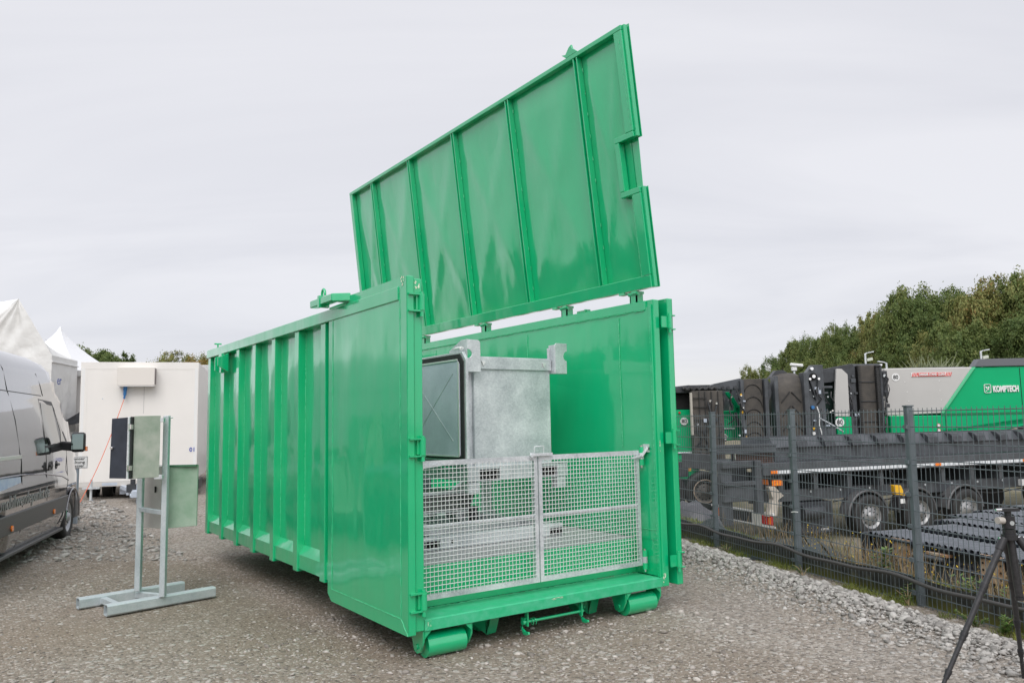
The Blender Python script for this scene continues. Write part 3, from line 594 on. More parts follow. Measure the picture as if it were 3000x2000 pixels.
GP('corner_bracket', MB().prism([(2.03, 2.118), (2.172, 2.118), (2.174, 2.244), (2.158, 2.248), (2.140, 2.262), (2.132, 2.288), (2.140, 2.318), (2.158, 2.333), (2.178, 2.338), (2.178, 2.416), (2.045, 2.416), (2.028, 2.40)], 1, .945, .955)
   .box((2.028, .956, 2.118), (2.036, 1.05, 2.40)).box((2.0, 1.02, 2.13), (2.028, 1.04, 2.37)).box((2.037, .956, 2.119), (2.172, 1.018, 2.127)), label='corner bracket with a round notch, right')
# door flap with seal on the left side of the box
fl = GP('door_flap', MB().prism([(.81, 1.33), (1.95, 1.33), (1.95, 2.29), (.87, 2.29), (.81, 2.22)], 0, .93, .96), GALV, label='side flap with black rubber seal')
MB().prism([(.835, 1.345), (1.94, 1.345), (1.94, 2.272), (.89, 2.272), (.835, 2.205)], 0, .918, .9298).build('seal', RUBBER, fl, .004)
MB().prism([(.885, 1.375), (1.9, 1.375), (1.9, 2.215), (.92, 2.215), (.885, 2.18)], 0, .905, .9178).build('inner_plate', GALVD, fl, .004)
cr_ = MB(); cr_.bar((.904, .99, 1.50), (.904, 1.74, 2.10), .004, .004); cr_.bar((.904, .99, 2.10), (.904, 1.74, 1.50), .004, .004); cr_.build('crease', GALV, fl, 0)
MB().box((.898, .88, 1.37), (.9045, .898, 2.20)).box((.898, .90, 2.21), (.9045, 1.9, 2.225)).box((.898, .90, 1.365), (.9045, 1.9, 1.378)).build('edge_trim', WIRE, fl, .001)
GP('hinge', MB().cyl((.96, .93, 2.325), (.96, 1.02, 2.325), .018, 14).cyl((.96, .90, 2.325), (.96, 1.05, 2.325), .009, 10), WIRE)
# lower frame with fork pockets
GP('fork_frame', MB().box((1.06, 1.0, 1.135), (1.185, 1.06, 1.262)).box((1.40, 1.0, 1.135), (1.885, 1.06, 1.262)).box((1.186, 1.0, 1.240), (1.399, 1.06, 1.262)).box((1.186, 1.0, 1.131), (1.399, 1.06, 1.139)).box((1.886, 1.0, 1.235), (2.065, 1.06, 1.255)).box((1.886, 1.0, 1.131), (2.065, 1.06, 1.139)).box((2.066, 1.0, 1.133), (2.19, 1.06, 1.255))
   .box((1.05, 1.0, 1.262), (2.195, 1.06, 1.275)).box((1.06, 1.061, 1.14), (1.10, 2.0, 1.25)).box((2.15, 1.061, 1.14), (2.19, 2.0, 1.25)))
GP('pocket', MB().box((1.187, 1.03, 1.14), (1.398, 1.5, 1.239)), DARKHOLE, bev=0); GP('pocket', MB().box((1.887, 1.03, 1.14), (2.064, 1.5, 1.234)), DARKHOLE, bev=0)
GP('foot', MB().box((1.065, 1.002, 1.035), (1.183, 1.09, 1.13)), GALV); GP('foot', MB().box((2.062, 1.002, 1.03), (2.172, 1.09, 1.128)), GALV)
GP('leg', MB().box((1.955, 2.14, .72), (2.055, 2.22, 1.25))); GP('leg', MB().box((.60, 2.14, .72), (.70, 2.22, 1.25)))
GP('brace', MB().bar((1.20, 2.0, .76), (1.62, 2.0, 1.02), .06, .10)); GP('brace', MB().bar((1.30, 1.7, .74), (1.45, 1.7, .86), .2, .10))
GP('base_frame', MB().box((.68, .85, .606), (2.0, .91, .715)).box((.52, .85, .68), (.679, .91, .715)).box((.52, .85, .606), (.679, .91, .616)).box((.52, .85, .617), (.532, .91, .679)).box((.67, .911, .606), (.75, 2.2, .70)).box((1.92, .911, .606), (2.0, 2.2, .70)).box((.5, 2.1401, .606), (2.1, 2.24, .718)).box((.75, 1.45, .606), (1.92, 1.53, .70)), GALV)
GP('recess', MB().box((.533, .87, .617), (.669, 1.3, .679)), DARKHOLE, bev=0); GP('recess', MB().box((1.84, .848, .615), (1.985, .8499, .675)), DARKHOLE, bev=0)
GP('bolt', MB().cyl((.80, .848, .66), (.80, .8495, .66), .014, 14), DARKHOLE, bev=0)
GP('side_channel', MB().box((.50, .93, .76), (.66, 2.1, .80)).box((.50, .93, .72), (.51, 2.1, .7599)), GALV)
TRAY = mat('dark_tray_steel', (.075, .085, .08), .5, n_scale=8, n_amt=.3)
GP('drip_tray', MB().prism([(.45, .86), (1.28, .86), (1.34, .98), (1.34, 1.01), (.45, 1.01)], 1, 1.35, 2.05), TRAY); GP('tray_rim', MB().box((.45, 1.32, 1.011), (1.32, 1.349, 1.035)).box((.45, 1.32, .845), (1.25, 1.349, .86)), GALV)
GP('back_plate', MB().box((.45, 2.12, .98), (1.3, 2.13, 1.12)), GALVD)
GP('junction_box', MB().box((1.40, 1.5, .72), (1.47, 1.56, .86)), CHAR)

# ================================================================ CONTROL CABINET STAND
cs = fthing('control_cabinet_stand', 'galvanised stand on two box beams carrying an open steel control cabinet', 'cabinet stand', -3.4, 7.6)
def beam_hollow(a, b_, w_, h_):
    m_ = MB(); a = Vector(a); b_ = Vector(b_); d = (b_-a).normalized(); s_ = d.cross(Vector((0, 0, 1))); t_ = .006
    up_ = Vector((0, 0, 1))
    c_ = .014
    prof = [(-w_/2, -h_/2+c_), (-w_/2+c_, -h_/2), (w_/2-c_, -h_/2), (w_/2, -h_/2+c_), (w_/2, h_/2-c_), (w_/2-c_, h_/2), (-w_/2+c_, h_/2), (-w_/2, h_/2-c_)]
    k = len(prof); rings = [(a, 1), (b_, 1), (b_, .86), (a, .86)]
    for c0, sc_ in rings: m_.v += [tuple(c0+s_*(p[0]*sc_)+up_*(p[1]*sc_)) for p in prof]
    for r_ in range(4):
        for i in range(k): j = (i+1) % k; q = (r_+1) % 4; m_.f.append((r_*k+i, r_*k+j, q*k+j, q*k+i)); m_.sm.append(False)
    return m_
def w2f(x, y, z): v = Vector((x, y, 0))-CG; return (v.dot(r0), v.dot(f0), z)
G2 = galv_mat('weathered_galvanised_beam', (.42, .50, .52), (.66, .70, .72), .4)
ba = Vector(w2f(-1.55, 2.985, .055)); bb_ = Vector(w2f(-.565, 3.19, .055)); bc = Vector(w2f(-1.72, 3.47, .055)); bd = Vector(w2f(-.75, 3.67, .055))
beam_hollow(ba, bb_, .09, .1).build('base_beam', G2, cs); beam_hollow(bc, bd, .09, .1).build('base_beam', G2, cs)
q1 = ba.lerp(bb_, .13); q2 = bc.lerp(bd, .22); MB().bar(q1, q2, .055, .055).build('cross_tie', G2, cs, .003)
q1 = ba.lerp(bb_, .62); q2 = bc.lerp(bd, .52); MB().bar(q1, q2, .055, .055).build('cross_tie', G2, cs, .003)
UPR = Vector((-3.318, 7.56, 0)); UPL = Vector((-3.684, 7.83, 0))
MB().box((UPR.x-.024, UPR.y-.03, .1), (UPR.x+.028, UPR.y+.02, 1.785)).build('upright', G2, cs, .004)
MB().box((UPL.x-.024, UPL.y-.02, .1), (UPL.x+.03, UPL.y+.03, 1.72)).build('upright', G2, cs, .004)
MB().bar((UPL.x+.02, UPL.y-.02, .885), (UPR.x-.02, UPR.y+.02, .870), .04, .04).build('cross_bar', G2, cs, .003)
for z in (1.745, 1.215): MB().box((-3.365, 7.42, z-.02), (-3.29, 7.46, z+.02)).build('mounting_bracket', GALV, cs, .002)
MB().cyl((UPR.x, UPR.y, 1.765), (UPR.x+.055, UPR.y, 1.765), .006, 8).build('bolt', CHROME, cs)
SG = mat('brushed_steel_green_tinge', (.22, .31, .23), .40, metal=.35, n_scale=4.5, detail=9, col2=(.46, .49, .43), bump=.12, b_scale=12, r_amt=.12)
SG2 = mat('green_frosted_panel', (.19, .33, .22), .5, n_scale=3.5, detail=8, col2=(.38, .48, .39), bump=.1, b_scale=5)
SSI = mat('dull_inner_steel', (.42, .41, .39), .45, metal=.3, n_scale=3, n_amt=.15)
# upper cabinet (seen from its side) and its door swung open to the left
MB().hexa([(-3.557, 7.40, 1.205), (-3.318, 7.42, 1.213), (-3.50, 7.75, 1.213), (-3.66, 7.75, 1.205), (-3.557, 7.40, 1.786), (-3.318, 7.42, 1.786), (-3.50, 7.75, 1.786), (-3.66, 7.75, 1.786)]).build('upper_cabinet', SG, cs, .003)
DK = mat('dark_blue_grey_door', (.030, .036, .050), .32, n_scale=5, n_amt=.2)
cd = MB().hexa([(-3.753, 7.36, 1.215), (-3.595, 7.36, 1.21), (-3.595, 7.385, 1.21), (-3.753, 7.385, 1.215), (-3.745, 7.36, 1.765), (-3.588, 7.36, 1.775), (-3.588, 7.385, 1.775), (-3.745, 7.385, 1.765)]).build('cabinet_door', DK, cs, .002)
MB().box((-3.594, 7.352, 1.208), (-3.575, 7.39, 1.778)).build('door_edge', GALV, cd, .002); MB().cyl((-3.73, 7.33, 1.495), (-3.73, 7.36, 1.495), .013, 12).cyl((-3.73, 7.335, 1.495), (-3.715, 7.335, 1.497), .009, 8).build('lock', CHROME, cd)
MB().box((-3.574, 7.37, 1.205), (-3.560, 7.46, 1.78)).build('door_seal', BLACK, cs, .002)
for z in (1.685, 1.305): MB().box((-3.582, 7.345, z-.022), (-3.556, 7.39, z+.022)).cyl((-3.578, 7.342, z-.03), (-3.578, 7.342, z+.03), .006, 8).build('hinge', CHROME, cs, .001)
# lower box behind the uprights and its green side panel
MB().hexa([(-3.775, 8.0, .69), (-3.53, 7.96, .675), (-3.60, 8.2, .69), (-3.80, 8.25, .69), (-3.775, 8.0, 1.29), (-3.53, 7.96, 1.29), (-3.60, 8.2, 1.29), (-3.80, 8.25, 1.29)]).build('lower_cabinet', SSI, cs, .003)
MB().box((-3.60, 7.955, 1.03), (-3.585, 7.963, 1.09)).build('slot', DARKHOLE, cs)
MB().hexa([(-3.34, 7.665, .712), (-3.072, 7.70, .728), (-3.072, 7.72, .728), (-3.34, 7.69, .712), (-3.345, 7.665, 1.312), (-3.068, 7.70, 1.310), (-3.068, 7.72, 1.310), (-3.345, 7.69, 1.312)]).build('side_panel', SG2, cs, .003)
MB().box((-3.343, 7.655, .71), (-3.335, 7.664, 1.31)).box((-3.33, 7.658, 1.296), (-3.07, 7.694, 1.3125)).build('panel_edge', mat('panel_edge_green', (.05, .17, .09), .4), cs)

# ================================================================ VAN
vu = Vector((.296, .955, 0)).normalized(); vrot = math.atan2(vu.y, vu.x)
VW0 = Vector((-1.45, 8.5, 0)); van = thing('van', 'dark glossy grey high-roof panel van parked at the left edge', 'van', VW0, vrot)
VAN = mat('metallic_grey_paint', (.33, .325, .335), .07, metal=.85, coat=.9, coatr=.03, bump=.12, b_scale=1.2, b_dist=.02, n_scale=.8, n_amt=.02)
MOULD = mat('grey_side_moulding', (.075, .077, .08), .45); GLASS = mat('tinted_glass', (.012, .016, .017), .03, coat=1, spec=.8)
prof = [(.16, .22), (.05, .25), (.015, .40), (.0, .60), (-.004, .86), (-.002, .97), (.018, 1.06), (.022, 1.12), (.026, 1.30), (.045, 1.50), (.09, 1.80), (.14, 2.08), (.158, 2.14), (.165, 2.18), (.185, 2.38), (.22, 2.52), (.29, 2.62), (.42, 2.70), (.62, 2.76), (.97, 2.78)]
def yz(z):
    zz = [p[1] for p in prof]; yy = [p[0] for p in prof]; return float(np.interp(z, zz, yy))
def ztop(x): return float(np.interp(x, [-9, -.75, -.45, -.25, 0, .35, .62, .80, 1.1, 1.28, 1.36], [2.78, 2.76, 2.68, 2.58, 2.36, 1.97, 1.62, 1.36, 1.18, 1.02, .78]))
xs = list(np.linspace(-4.6, -1.0, 15))+list(np.linspace(-.85, 1.36, 26)); bm_v = MB(); n2 = len(prof)*2-1
for x in xs:
    zt_ = ztop(x); fr_ = max(0, (x-.55)/.81); inn = .16*fr_**2; ring = []
    tilt = 0
    for p in prof:
        z = min(p[1], zt_); yy = yz(z)+inn
        if p[1] > zt_-.02: yy = max(yy, min(.97, p[0]*1.0+inn + (p[1]-zt_)*.9))
        ring.append((x, -.05+yy+.0, z))
    ring[-1] = (x, -.05+.97, min(2.78, zt_))
    full = ring + [(x, -.05+1.94-(q[1]+.05), q[2]) for q in ring[-2::-1]]
    bm_v.v += full
for i in range(len(xs)-1):
    for j in range(n2-1): a = i*n2+j; bm_v.f.append((a, a+1, a+n2+1, a+n2)); bm_v.sm.append(True)
    a = i*n2; bm_v.f.append((a+n2-1, a, a+n2, a+2*n2-1)); bm_v.sm.append(False)
bm_v.f.append(tuple(range(n2))); bm_v.sm.append(False); k = (len(xs)-1)*n2; bm_v.f.append(tuple(range(k, k+n2))); bm_v.sm.append(False)
vb = bm_v.build('body', VAN, van)
def cut(o, cutter_mb, name='c'):
    c_ = cutter_mb.build('cutter', BLACK); c_.parent = o.parent
    md = o.modifiers.new('cut', 'BOOLEAN'); md.object = c_; md.operation = 'DIFFERENCE'; md.solver = 'EXACT'
    bpy.context.view_layer.update(); dg = bpy.context.evaluated_depsgraph_get(); nm = bpy.data.meshes.new_from_object(o.evaluated_get(dg)); o.modifiers.remove(md); o.data = nm; bpy.data.objects.remove(c_)
for wx in (.53, -3.15): cut(vb, MB().cyl((wx, -.4, .33), (wx, .26, .33), .44, 36))
def on(x, z, o_=.004): return (x, -.05+yz(z)-o_+(.16*max(0, (x-.55)/.81)**2), z)
def skinpoly(pts, name, m, o_=.004, par=van, th=.004):
    """thin panel following the flank"""
    mb_ = MB(); mb_.v = [on(x, z, o_) for x, z in pts]+[on(x, z, o_-th) for x, z in pts]; k_ = len(pts)
    mb_.f.append(tuple(range(k_))); mb_.sm.append(False)
    for i in range(k_): j = (i+1) % k_; mb_.f.append((i, j, k_+j, k_+i)); mb_.sm.append(False)
    return mb_.build(name, m, par)
skinpoly([(-1.00, 1.48), (-.20, 1.48), (-.14, 1.66), (-.38, 2.02), (-.98, 2.05)], 'side_window', GLASS, .006)
skinpoly([(-.15, 1.48), (.16, 1.47), (.08, 1.56), (-.32, 2.0), (-.10, 1.66)], 'quarter_window', GLASS, .006)
skinpoly([(-1.04, 1.43), (-.60, 1.43), (.30, 1.40), (.22, 1.52), (-.36, 2.08), (-1.03, 2.10)], 'window_surround', BLACK, .002)
ws_ = MB(); 
for a_, b_ in ((-.30, .0), (.0, .35), (.35, .60)):
    ws_.quad((a_, .62, ztop(a_)+.006), (b_, .58, ztop(b_)+.006), (b_, 1.26, ztop(b_)+.006), (a_, 1.22, ztop(a_)+.006))
ws_.build('windscreen', GLASS, van)
# grey moulding, sill, seams
mo = MB(); xs_ = [-4.5, -3.7] ; 
for x0_, x1_ in ((-4.55, .05),):
    for (za, zb_, oo) in ((.47, .70, .022),):
        mo.hexa([on(x0_, za, oo), on(x1_, za, oo), (x1_, .03, za), (x0_, .03, za), on(x0_, zb_, oo), on(x1_+.12, zb_, oo), (x1_+.12, .03, zb_), (x0_, .03, zb_)])
mo.build('side_moulding', MOULD, van, .012, 2)
MB().box((-4.55, -.055, .205), (-.02, .1, .245)).build('sill', MOULD, van, .006); 
def seam(pts, r=.005, name='panel_gap', m=None):
    MB().tube([on(x, z, .0005) for x, z in pts], r, 5).build(name, m or BLACK, van)
seam([(-2.60, 2.55), (-2.46, 2.42), (-2.36, 2.16), (-2.25, 1.8), (-2.21, 1.4), (-2.16, 1.3), (-2.15, .74)]); seam([(-2.15, .46), (-2.25, .27)])
seam([(-1.04, 2.1), (-1.03, 1.6), (-1.0, 1.32), (-1.0, .72)]); seam([(.17, 1.42), (.17, .9), (.10, .72)], .004); seam([(-4.5, 2.16), (-2.5, 2.155), (-.85, 2.15)], .006); seam([(-1.0, 2.45), (-.85, 2.3), (-.75, 2.15)], .004)
seam([(-4.5, 1.155), (-2.15, 1.13), (-1.04, 1.08), (-.2, 1.0), (.20, .92)], .012, 'stripe', mat('dark_blue_stripe', (.05, .055, .12), .2, coat=.5))
MB().hexa([on(-4.5, 1.335, .025), on(-2.22, 1.33, .025), (-2.22, .0, 1.33), (-4.5, .0, 1.335), on(-4.5, 1.38, .025), on(-2.22, 1.375, .025), (-2.22, .0, 1.375), (-4.5, .0, 1.38)]).build('sliding_rail', mat('light_rail', (.55, .54, .5), .3), van, .004)
for hx in (-.92, -.55): 
    hh = MB().box((hx-.07, -.085, 1.165), (hx+.07, -.06, 1.20)).build('door_handle', BLACK, van, .01, 2); MB().cyl((hx-.03, -.062, 1.18), (hx-.03, -.050, 1.18), .06, 20).build('handle_cup', BLACK, hh)
for lx in (-2.62, -.68): MB().cyl((lx, -.085, .535), (lx, -.07, .535), .035, 16).build('side_lamp', ORANGE, van, .003)
mr = MB().box((-.20, -.335, 1.34), (-.07, -.145, 1.63)).build('mirror', BLACK, van, .045, 4)
MB().box((-.206, -.318, 1.38), (-.2015, -.162, 1.605)).build('mirror_glass', mat('mirror_glass', (.25, .32, .32), .02, metal=1), mr, .02)
MB().box((-.15, -.352, 1.35), (-.04, -.336, 1.42)).build('indicator', ORANGE, mr, .006); MB().bar((-.10, -.18, 1.42), (-.06, .0, 1.44), .10, .13).build('mirror_arm', BLACK, mr, .02, 2)
text('www.mobilwendepunkt.de', .22, mat('pale_lettering', (.27, .28, .28), .4), van, (-2.25, -.0585, .83), FACE, width=2.7)
skinpoly([(-4.5, .98), (-2.9, 1.0), (-2.2, 1.04), (-2.2, 1.11), (-3.0, 1.13), (-4.5, 1.13)], 'sky_sheen_band', mat('painted_sky_sheen', (.25, .38, .62), .3, n_scale=6, col2=(.5, .56, .7)), .005)  # sky reflection along the belt crease, put in as a pale blue colour band
def wheel(name, parent, c_, axis_, R_, w_, rimr, rm, dark=DARKHOLE, n_holes=14):
    a = Vector(axis_).normalized()
    ty = MB().lathe(c_, a, [(0, rimr), (-.012, rimr+.02), (-.018, (R_+rimr)/2), (-.008, R_-.03), (.012, R_-.008), (.03, R_), (w_-.03, R_), (w_-.01, R_-.01), (w_, R_-.05), (w_, rimr)], 40)
    W = MB().lathe(c_, a, [(.0, rimr+.002), (.004, rimr-.012), (.045, rimr-.03), (.05, rimr*.72), (.02, rimr*.62), (.008, rimr*.40), (.0, rimr*.33), (-.02, rimr*.28), (-.025, .001)], 40)
    o = W.build(name, rm, parent); t_ = ty.build('tyre', RUBBER, o)
    hd = MB(); x = a.orthogonal().normalized(); y = a.cross(x)
    for i in range(n_holes):
        an = 2*PI*i/n_holes; p = Vector(c_)+(x*math.cos(an)+y*math.sin(an))*rimr*.70+a*.034; hd.cyl(p, p+a*.02, rimr*.075, 8)
    for i in range(6):
        an = 2*PI*i/6; p = Vector(c_)+(x*math.cos(an)+y*math.sin(an))*rimr*.42-a*.002; hd.cyl(p, p+a*.02, rimr*.05, 6)
    hd.build('rim_holes', dark, o); return o
SILV = mat('silver_rim', (.40, .41, .43), .35, metal=.6)
for wx in (.53, -3.15): wheel('wheel', van, (wx, .0, .335), (0, 1, 0), .345, .225, .215, SILV)
MB().box((.06, .27, .15), (1.0, 1.6, .9)).box((-3.7, .27, .15), (-2.6, 1.6, .9)).build('wheel_well', DARKHOLE, van)
arch = MB().tube([(.53+.445*math.cos(a), -.062, .33+.445*math.sin(a)) for a in np.linspace(-.2, PI+.15, 22)], .012, 6); arch.build('wheel_arch', VAN, van)
MB().box((1.0, .0, .25), (1.42, 1.84, .62)).build('front_bumper', MOULD, van, .08, 3)

# ================================================================ WHITE BOX TRAILER
ta = R(17.3)
TL = F(-9.353, 17.0)       # left front corner
tr = thing('box_trailer', 'white box trailer with a wall unit, blue plug and number 01', 'trailer', TL, YAW+ta)
TW, TB, TT_ = 2.38, .545, 3.13
MB().box((0, 0, TB), (TW, 6.0, TT_)).build('box_body', WHITE, tr, .012, 2)
MB().box((.0, -.004, TT_-.16), (TW, -.0005, TT_-.004)).box((.004, -.004, TB+.0), (.13, -.0005, TT_-.165)).box((TW-.13, -.004, TB), (TW-.004, -.0005, TT_-.165)).box((.14, -.004, TB), (TW-.14, -.0005, TB+.22)).build('edge_trim', WHITE, tr, .001)
ac = MB().box((.76, -.26, 2.60), (1.50, 0, 3.0)).build('wall_unit', mat('cream_steel', (.74, .70, .65), .4), tr, .008)
MB().box((1.5005, -.245, 2.63), (1.505, -.03, 2.98)).build('side_grille', mat('grille_grey', (.18, .15, .15), .6), ac); MB().box((.77, -.25, 2.585), (1.49, -.01, 2.5995)).build('base_tray', WHITE2, ac)
pl = MB().cyl((.90, -.1, 2.59), (.895, -.1, 2.50), .042, 14).cyl((.895, -.1, 2.50), (.89, -.1, 2.40), .034, 14).cyl((.89, -.1, 2.40), (.882, -.1, 2.32), .022, 12).build('plug', BLUE, tr)
MB().box((1.26, -.003, 2.0), (1.266, -.0005, 2.585)).build('panel_joint', mat('joint_grey', (.3, .3, .3), .6), tr); MB().cyl((.44, -.01, 2.33), (.44, 0, 2.33), .012, 8).build('screw', GALVD, tr)
text('01', .13, mat('blue_digits', (.02, .06, .40), .5), tr, (2.28, -.008, 1.18), FACE, depth=.003, bold=.002)
MB().box((.02, -.002, .44), (2.36, .2, .544)).build('lower_frame', mat('off_white_frame', (.6, .58, .55), .5), tr, .004); MB().box((.48, -.006, .46), (.78, -.0025, .52)).build('number_plate_holder', GALVD, tr)
MB().box((.8, .2, .25), (.95, .6, .44)).build('support_block', GALVD, tr)
MB().bar((.85, .1, .42), (1.35, -1.15, .36), .08, .08).bar((2.05, .1, .42), (1.40, -1.15, .36), .08, .08).box((1.05, -.55, .28), (1.75, -.45, .40)).box((1.28, -1.5, .30), (1.46, -1.1, .42)).cyl((1.37, -1.25, .15), (1.37, -1.25, .55), .03, 10).cyl((1.2, -1.05, .30), (1.55, -1.05, .30), .05, 12).build('drawbar', GALVD, tr, .005)
for x in (.02, 2.30): MB().box((x, -.006, .70), (x+.06, -.0025, 3.0)).build('corner_strip', WHITE2, tr, .001)
MB().box((.30, -.30, .10), (.36, -.2, .2)).build('support_foot', GALVD, tr)
MB().box((1.1, -.9, .36), (1.6, -.6, .52)).cyl((1.2, -.75, .52), (1.2, -.75, .62), .05, 10).build('coupling_box', CHAR, tr, .02)
for wx in (.04, .36): wheel('wheel', tr, (wx, 1.0, .41), (1, 0, 0), .30, .20, .18, WHITE2)
MB().cyl((.33, -.30, .06+.1), (.33, -.30, .62), .025, 10).box((.17, -.36, .42), (.50, -.24, .455)).box((.22, -.38, .10), (.44, -.20, .115)).build('jockey_leg', GALV, tr, .003)
MB().box((TW+.0, .25, .30), (TW+.03, 1.2, .5)).cyl((TW-.08, .5, .35), (TW-.08, .5, 1.25), .012, 8).build('side_gear', CHAR, tr)
# silver curtain trailer behind the white one
st = fthing('silver_box_body', 'silver grey lorry body between the white trailer and the green container', 'lorry body', -8.3, 22.5)
SILB = mat('silver_side_panel', (.50, .50, .50), .22, metal=.2, coat=.4, n_scale=.7, n_amt=.06)
MB().box((-9.0, 22.5, .9), (-6.2, 30, 3.45)).build('body', SILB, st, .02); MB().box((-8.9, 22.6, .55), (-6.3, 29, .899)).build('frame', CHAR, st)
for d_ in (23.2, 24.6): MB().cyl((-6.55, d_, .62), (-6.3, d_, .62), .45, 24).build('wheel', RUBBER, st)
# cable
def sag(a, b_, s_, n_=14): return [Vector(a).lerp(Vector(b_), i/n_)+Vector((0, 0, -s_*math.sin(PI*i/n_))) for i in range(n_+1)]
pA = tr_pt = F(0, 0)
def loc_tr(x, y, z): c_, s_ = math.cos(YAW+ta), math.sin(YAW+ta); return Vector((TL.x+x*c_-y*s_, TL.y+x*s_+y*c_, z))
c0 = loc_tr(.882, -.1, 2.32); c1 = F(-8.45, 15.4, 0); c1.z = hz1(c1.x, c1.y)+.03; c2 = F(-9.2, 14.2, 0); c2.z = hz1(c2.x, c2.y)+.02
cpts = sag(c0, c1, .16, 24)+[c1.lerp(c2, i/8)+Vector((0, 0, .0)) for i in range(1, 9)]
tag(MB().tube(cpts, .007, 6).build('power_cable', mat('orange_cable', (.70, .13, .05), .5)), 'thin orange power cable hanging from the blue plug to the ground', 'cable')
# sign
sp_ = F(-7.50, 13.6); sp_.z = hz1(sp_.x, sp_.y)
sg_ = thing('sign_post', 'small white text sign on a grey post beside the van nose', 'sign', sp_, YAW)
MB().box((-.03, -.02, -.1), (.035, .03, 1.0)).build('post', mat('grey_post', (.25, .29, .33), .5), sg_, .004)
MB().box((-.30, -.03, .93), (.205, -.022, 1.135)).build('sign_plate', WHITE2, sg_, .002)
bl = mat('black_print', (.02, .02, .02), .6)
MB().box((-.295, -.033, 1.124), (.2, -.0305, 1.129)).box((-.295, -.033, .937), (.2, -.0305, .942)).box((.195, -.033, .9425), (.2, -.0305, 1.1235)).box((-.295, -.033, .9425), (-.29, -.0305, 1.1235)).build('border', bl, sg_)
for i, (s_, x_) in enumerate((('Löschwasser', -.055), ('Rückhaltung', -.055), ('Regenwasser', -.065))): text(s_, .066, bl, sg_, (x_, -.034, 1.094-i*.06), FACE, depth=.001, width=.42)

# ================================================================ TENTS
TENT = mat('white_tent_fabric', (.70, .70, .68), .55, n_scale=.8, n_amt=.04, bump=.5, b_scale=1.6, b_dist=.15); TENTW = mat('bright_white_tent', (.84, .85, .87), .5, bump=.15, b_scale=.8, b_dist=.1)
mt = fthing('marquee_tent', 'grey white marquee with wrinkled gable rising behind the van', 'tent', -15, 26)
apex = (-15.85, 25, 5.90); C1 = (-14.7, 25.0, 4.05); C2 = (-15.15, 27.3, 4.05); C0 = (-18.45, 25.0, 3.8); C3 = (-20, 31, 4.05); ap2 = (-21.0, 29.5, 6.28); C0b = (-23, 29, 3.8)
def wrinkled(a, b_, c_, d_, n_=26, amp=.05, seed=0):
    m_ = MB(); a, b_, c_, d_ = map(Vector, (a, b_, c_, d_)); nrm = (b_-a).cross(d_-a).normalized()
    for j in range(n_+1):
        for i in range(n_+1):
            s_, t_ = i/n_, j/n_; p = a.lerp(b_, s_).lerp(d_.lerp(c_, s_), t_); e = min(1, 6*min(s_, 1-s_, t_, 1-t_))
            m_.v.append(tuple(p+nrm*amp*e*mnoise.noise((s_*7+seed, t_*2.2, seed))*1.6))
    for j in range(n_):
        for i in range(n_): q = j*(n_+1)+i; m_.f.append((q, q+1, q+n_+2, q+n_+1)); m_.sm.append(True)
    return m_
wrinkled(C0, C1, apex, apex, seed=1, amp=.10).build('gable', TENT, mt, norm=False); wrinkled(C1, C2, ap2, apex, seed=2, amp=.04).build('roof', TENT, mt, norm=False); wrinkled(C2, C3, ap2, ap2, seed=3).build('roof', TENT, mt, norm=False); wrinkled(C0, C0b, ap2, apex, seed=4).build('roof', TENTW, mt, norm=False)
wrinkled((C0[0], C0[1], 0), (C1[0], C1[1], 0), C1, C0, seed=6).build('wall', TENT, mt, norm=False); wall2 = wrinkled((C1[0], C1[1], 0), (C2[0], C2[1], 0), C2, C1, seed=5, amp=.03).build('wall', TENT, mt, norm=False)
MB().bar((C1[0]+.03, C1[1]-.03, 3.85), (C2[0]+.03, C2[1], 3.85), .05, .03).build('hem', WHITE2, mt)
dv = Vector(C2)-Vector(C1); ang = math.atan2(dv.y, dv.x)
text('er', .42, mat('blue_print', (.03, .07, .30), .5), mt, (C1[0]+.12, C1[1]+.25, 3.25), Matrix.Rotation(ang, 3, 'Z') @ FACE, depth=.004)
pg = fthing('pagoda_tent', 'bright white pointed pagoda tent behind the marquee', 'tent', -23, 42)
pp = MB(); n_ = 14; hw = 2.6; cx_, cy_ = -24.6, 42.5
def pring(t_):
    wv = hw*(t_**1.25*.72+t_*.28); z_ = 7.32-(7.32-4.45)*t_**.82; return [(cx_-wv, cy_-wv, z_), (cx_+wv, cy_-wv, z_), (cx_+wv, cy_+wv, z_), (cx_-wv, cy_+wv, z_)]
for i in range(n_+1): pp.v += pring(i/n_+.004)
for i in range(n_):
    for j in range(4): a = i*4+j; b_ = i*4+(j+1) % 4; pp.f.append((a, b_, b_+4, a+4)); pp.sm.append(False)
pp.build('canopy', TENTW, pg); MB().box((cx_-hw, cy_-hw, 0), (cx_+hw, cy_+hw, 4.3)).build('wall', TENTW, pg); MB().box((cx_-hw-.05, cy_-hw-.05, 4.3), (cx_+hw+.05, cy_+hw+.05, 4.45)).build('valance', TENTW, pg)
hutp = fthing('site_hut', 'white site hut with a dark awning between marquee and box trailer', 'hut', -14.5, 27)
MB().box((-16.4, 27.8, 0), (-14.0, 30, 3.55)).build('hut_wall', WHITE, hutp); MB().box((-16.5, 27.6, 3.551), (-13.9, 30, 3.75)).build('hut_roof', WHITE2, hutp)
MB().hexa([(-15.3, 26.4, 1.75), (-14.2, 26.4, 1.95), (-14.2, 27.6, 2.0), (-15.3, 27.6, 1.95), (-15.3, 26.4, 1.80), (-14.2, 26.4, 2.45), (-14.2, 27.6, 2.5), (-15.3, 27.6, 2.0)]).build('awning', CHAR, hutp)
MB().box((-15.4, 26.8, .2), (-14.2, 27.5, 1.6)).build('stack_of_boxes', WHITE2, hutp, .02)

